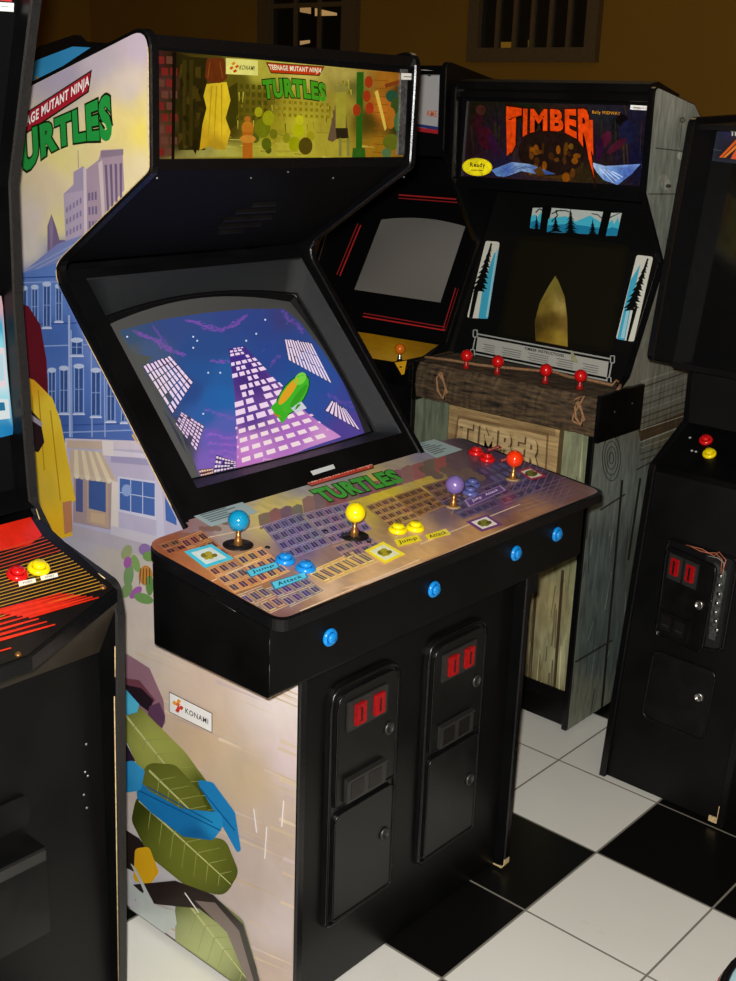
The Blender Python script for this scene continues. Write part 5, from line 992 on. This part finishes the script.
prism('monitor_bottom', [(.73, 1.120), (.862, 1.095), (.862, 1.110), (.73, 1.135)], 'x', xa, xb, M['black'], R4)
gn = Vector((0, -.986, .167)); go = Vector((0, .73, 1.12))
mg = prism('screen_glass', [(.73, 1.12), (.828, 1.70), (.838, 1.70), (.74, 1.12)], 'x', xa, xb, mat('smoked_screen_glass', (.004, .004, .004, 1), .1, coat=.3), R4)
prism('top_panel', [(.72, 1.70), (1.24, 1.725), (1.24, 1.712), (.72, 1.688)], 'x', xa, xb, M['black'], R4)
a = Art(go, gn, base=.0015)
a.poly([(718, 127), (760, 131), (756, 166), (712, 161)], (34, 40, 52), 0); a.poly([(721, 130), (760, 134), (757, 163), (715.5, 158)], idw([(722, 135, (32, 34, 44)), (730, 150, (22, 24, 30)), (728, 133, (40, 40, 90)), (736, 140, (50, 28, 20))]), 1, grid=6)
a.line((713, 149.5), (722, 151), .8, (70, 74, 84), 2)
a.text('THE', [(731, 131), (743, 132), (743, 136.5), (731, 135.5)], (214, 214, 200), 3, .045)
for k, x in enumerate((0, 3.0)): a.poly([(719.5 + x * 1.2, 157.5 + x * .1), (722.2 + x * 1.2, 157.8), (739 + x, 141 + x), (739 + x, 137 + x)], (226, 96, 24) if k == 0 else (236, 130, 40), 3 + k)
a.poly([(731, 159), (733, 155), (739, 146), (745, 150), (741, 160)], (224, 90, 50), 4)
a.build('marquee_film', A_PLAIN, mg, 'dark marquee with slanted orange lettering')
CO, CN = Vector((0, .702, .872)), Vector((0, -.086, .163)).normalized()
for q, m_ in (((706, 441), 'red'), ((709.5, 454.5), 'yellow')): push_button(dk, hp(q, CO, CN), CN, m_, .0175, .012)
a = Art(CO, CN, base=.0008)
for q in ((690, 438), (692, 451), (696, 452)): a.ell(q[0], q[1], 1.4, 1, (190, 190, 185), 1, n=6)
a.build('panel_print', A_PLAIN, dk)
# coin door: cavity, mechanism, half open upper door, lower door
def F(q, off=0): return hp(q, Vector((0, fy(0), 0)) + fn * off, fn)
def fquad(name, pts, th, off, m, parent, r=0, bev=0, label=None):
    P = [F(q, off) for q in pts]; bm = bmesh.new()
    XZ = rounded([(p.x, p.z) for p in P], r, 4) if r else [(p.x, p.z) for p in P]
    mk = lambda x, z, o: Vector((x, fy(z), z)) + fn * o
    A_ = [bm.verts.new(mk(x, z, off)) for x, z in XZ]; B_ = [bm.verts.new(mk(x, z, off + th)) for x, z in XZ]; n = len(XZ); bm.faces.new(A_); bm.faces.new(B_[::-1])
    for i in range(n): bm.faces.new((A_[i], A_[(i + 1) % n], B_[(i + 1) % n], B_[i]))
    return link(name, bm_me(bm), m, parent, label)
cdr = fquad('coin_door', [(668, 538), (738, 560), (722, 652), (655, 636)], .003, .0005, M['coindoor'], R4, .012)
pts = [F(q, .005) for q in ((668, 538), (738, 560), (722, 652), (655, 636))]
tube('door_frame', [Vector((x, fy(z), z)) + fn * .004 for x, z in rounded([(p.x, p.z) for p in pts], .02, 5)], .004, M['molding'], cdr, 6, True)
cav = fquad('door_cavity', [(706, 553), (733, 560), (719, 648), (703, 650)], .001, .0036, mat('cavity_dark', (.002, .002, .002, 1), .9), cdr, .006)
for q in ([(716, 562), (728, 572), (716, 640), (710, 638)],): fquad('coin_mechanism', q, .008, .0048, mat('greenish_metal', (.18, .2, .19, 1), .35, .8, noise=.5, nscale=120), cdr, 0, label='bare metal coin mechanism')
rs = random.Random(4)
for i in range(7): x, y = 722 - i * 1.1 + rs.uniform(-2, 2), 576 + i * 9; lathe('mechanism_rod', [(0, 0), (.006, 0), (.006, .004), (.003, .006), (0, .006)], frame_M(F((x, y), .013), (1, 0, 0), fn), M['steel'], cdr, 8)
for k, P in enumerate((((690, 546), (700, 551), (708, 553), (716, 553), (722, 560), (721, 572)), ((686, 545), (702, 549), (714, 556), (719, 552), (726, 560), (722, 574)), ((708, 556), (718, 558), (724, 563), (723, 576)))): tube('wire', [F(q, .014) for q in P], .0012, M['wire'] if k < 2 else mat('grey_wire', c(150, 150, 145), .5), cdr, 5)
# open leaf hinged at left
L0, L1, L2, L3 = F((669.5, 545), .006), F((719, 566), .030), F((703, 654), .030), F((658.5, 633), .006)
bm = bmesh.new(); P = rounded([(0, 0), (1, 0), (1, 1), (0, 1)], .12, 4)
mp = lambda u, v, o: (L0 * (1 - u) + L1 * u) * (1 - v) + (L3 * (1 - u) + L2 * u) * v + ln * o
ln = (L1 - L0).cross(L3 - L0).normalized(); ln = ln if ln.y < 0 else -ln
A_ = [bm.verts.new(mp(u, v, 0)) for u, v in P]; B_ = [bm.verts.new(mp(u, v, .009)) for u, v in P]; n = len(P); bm.faces.new(A_); bm.faces.new(B_[::-1])
for i in range(n): bm.faces.new((A_[i], A_[(i + 1) % n], B_[(i + 1) % n], B_[i]))
leaf_ = link('upper_door', bm_me(bm), M['coindoor'], cdr, 'coin door leaf standing ajar')
tube('door_edge', [mp(u, v, .009) for u, v in P], .0025, M['molding'], leaf_, 6, True)
def lbox(name, u0, v0, u1, v1, o0, o1, m, par, label=None):
    bm = bmesh.new(); X = [(u0, v0), (u1, v0), (u1, v1), (u0, v1)]; A_ = [bm.verts.new(mp(u, v, o0)) for u, v in X]; B_ = [bm.verts.new(mp(u, v, o1)) for u, v in X]; bm.faces.new(A_); bm.faces.new(B_[::-1])
    for i in range(4): bm.faces.new((A_[i], A_[(i + 1) % 4], B_[(i + 1) % 4], B_[i]))
    return link(name, bm_me(bm), m, par, label)
for u in (.08, .40):
    pl = lbox('coin_plate', u, .06, u + .28, .34, .009, .012, M['darksteel'], leaf_); bt = lbox('coin_reject_button', u + .07, .10, u + .22, .28, .012, .018, M['coinred'], pl, 'lit red coin slot button'); lbox('coin_slot', u + .12, .12, u + .16, .27, .0182, .0188, M['washer'], bt)
cr_ = lbox('coin_return', .05, .70, .68, .95, .009, .018, M['coindoor'], leaf_)
for u in (.10, .40): lbox('return_opening', u, .74, u + .22, .90, .0182, .0188, M['washer'], cr_); lbox('return_lip', u + .04, .84, u + .18, .855, .0188, .021, M['darksteel'], cr_)
lathe('door_lock', [(0, 0), (.012, 0), (.012, .004), (.008, .007), (.008, .004), (0, .004)], frame_M(mp(.80, .48, .009), (1, 0, 0), ln), M['steel'], leaf_, 18)
ld = fquad('lower_door', [(654, 650), (716, 673), (703, 741), (642, 716)], .004, .0008, M['coindoor'], R4, .018)
pts = [F(q, .005) for q in ((654, 650), (716, 673), (703, 741), (642, 716))]
tube('door_edge', [Vector((x, fy(z), z)) + fn * .005 for x, z in rounded([(p.x, p.z) for p in pts], .02, 5)], .0025, M['molding'], ld, 6, True)
lathe('door_lock', [(0, 0), (.012, 0), (.012, .004), (.008, .007), (.008, .004), (0, .004)], frame_M(F((699, 697), .005), (1, 0, 0), fn), M['steel'], ld, 18)
bm = bmesh.new(); add_prism(bm, [(.612, .012), (.616, .06), (.620, .06), (.616, .012)], 'x', QX1 - .019, QX1 - .006); add_prism(bm, [(.611, .012), (.6125, .026), (.617, .026), (.616, .012)], 'x', QX1 - .04, QX1 - .019); link('chipped_edge', bm_me(bm), M['chip'], R4, 'bare chipped wood corner')

# ================================================================== BLUE SIDED CABINET far left behind
R5 = root('arcade_cabinet', 'far cabinet with bright blue side art, only its top seen over the centre cabinet', 'arcade cabinet', (-1.6, 0, 0))
bp_ = [(-1.10, .01), (-1.10, 1.80), (-1.16, 1.842), (-1.30, 1.818), (-1.95, 1.60), (-1.95, .01)]
prism('side_panel', bp_, 'y', -.30, -.28, M['black'], R5); prism('side_panel', bp_, 'y', .32, .34, M['black'], R5)
box('front_panel', (-1.12, -.28, .02), (-1.105, .32, 1.79), M['black'], R5); box('back_panel', (-1.945, -.28, .02), (-1.93, .32, 1.58), M['blackpanel'], R5)
prism('top_panel', [(-1.12, 1.80), (-1.16, 1.83), (-1.30, 1.806), (-1.94, 1.59), (-1.94, 1.58), (-1.30, 1.79), (-1.16, 1.815), (-1.12, 1.785)], 'y', -.28, .32, M['black'], R5)
a = Art((0, -.30, 1.7), (0, -1, 0), base=.0008); a.poly([(20, 68), (35, 61), (73, 46.5), (91, 47.5), (51, 74), (20, 100)], idw([(40, 62, (50, 150, 205)), (80, 48, (60, 155, 215)), (40, 75, (60, 160, 215))]), 0, grid=8)
for i in range(22): a.ell(rs.uniform(26, 50), rs.uniform(73, 88), rs.uniform(1, 2.4), rs.uniform(1, 2.2), (205, 160, 30), 2, rs.uniform(0, 3), n=7); 
a.build('side_artwork', A_PRINT, R5, 'bright blue side art with yellow splatter')

# ================================================================== STOOL at the right bottom corner
sc_ = hit((722, 981), 'z', .5); s2_ = hit((736, 957), 'z', .5)
mid = (sc_ + s2_) / 2; dv = (s2_ - sc_).normalized(); ctr = mid + Vector((dv.y, -dv.x, 0)) * .155; ctr.z = 0
R6 = root('stool', 'round light blue seat with black rim in the bottom right corner', 'stool', ctr)
Z = frame_M((ctr.x, ctr.y, 0), (1, 0, 0), (0, 0, 1))
lathe('seat', [(0, .475), (.148, .475), (.152, .49), (.146, .503), (0, .506)], Z, M['seat'], R6, 48)
lathe('seat_rim', [(.1485, .470), (.163, .470), (.165, .485), (.160, .498), (.149, .500), (.1485, .470)], Z, M['molding'], R6, 48)
lathe('rim_piping', [(.163, .468), (.168, .470), (.168, .478), (.164, .480), (.163, .468)], Z, M['rimred'], R6, 48)
lathe('pole', [(.02, .02), (.02, .475)], Z, M['steel'], R6, 20); lathe('base', [(0, 0), (.15, 0), (.15, .008), (.03, .03), (0, .03)], Z, M['steel'], R6, 40)

# ================================================================== LIGHT
def lamp(name, typ, loc, e, col, size, rot=(0, 0, 0), spot=None):
    l = bpy.data.lights.new(name, typ); l.energy = e; l.color = col; o = bpy.data.objects.new(name, l); COL.objects.link(o); o.location = loc; o.rotation_euler = rot
    if typ == 'AREA': l.size = size
    else: l.shadow_soft_size = size
    return o
FL = CAM + RU * .06 + RR * 0 if False else CAM + RU * .05 - RX * .02
lamp('camera_flash', 'POINT', FL, 275, (1, .99, .97), .02)
for i, (x, y) in enumerate(((-1.2, 1.8), (-4.5, 1.5), (1.5, -1.0))): lamp('added_fill_light', 'AREA', (x, y, ZC - .05), 3, (1, .78, .45), .6)  # unseen warm fill lights, added for ambient because the ceiling blocks the world
w = bpy.data.worlds.new('world'); scn.world = w; w.use_nodes = True; w.node_tree.nodes['Background'].inputs[0].default_value = (.05, .045, .04, 1); w.node_tree.nodes['Background'].inputs[1].default_value = .3
vs_ = scn.view_settings; vs_.view_transform = 'Standard'; vs_.look = 'None'; vs_.gamma = 1; vs_.use_curve_mapping = False; vs_.exposure = 0
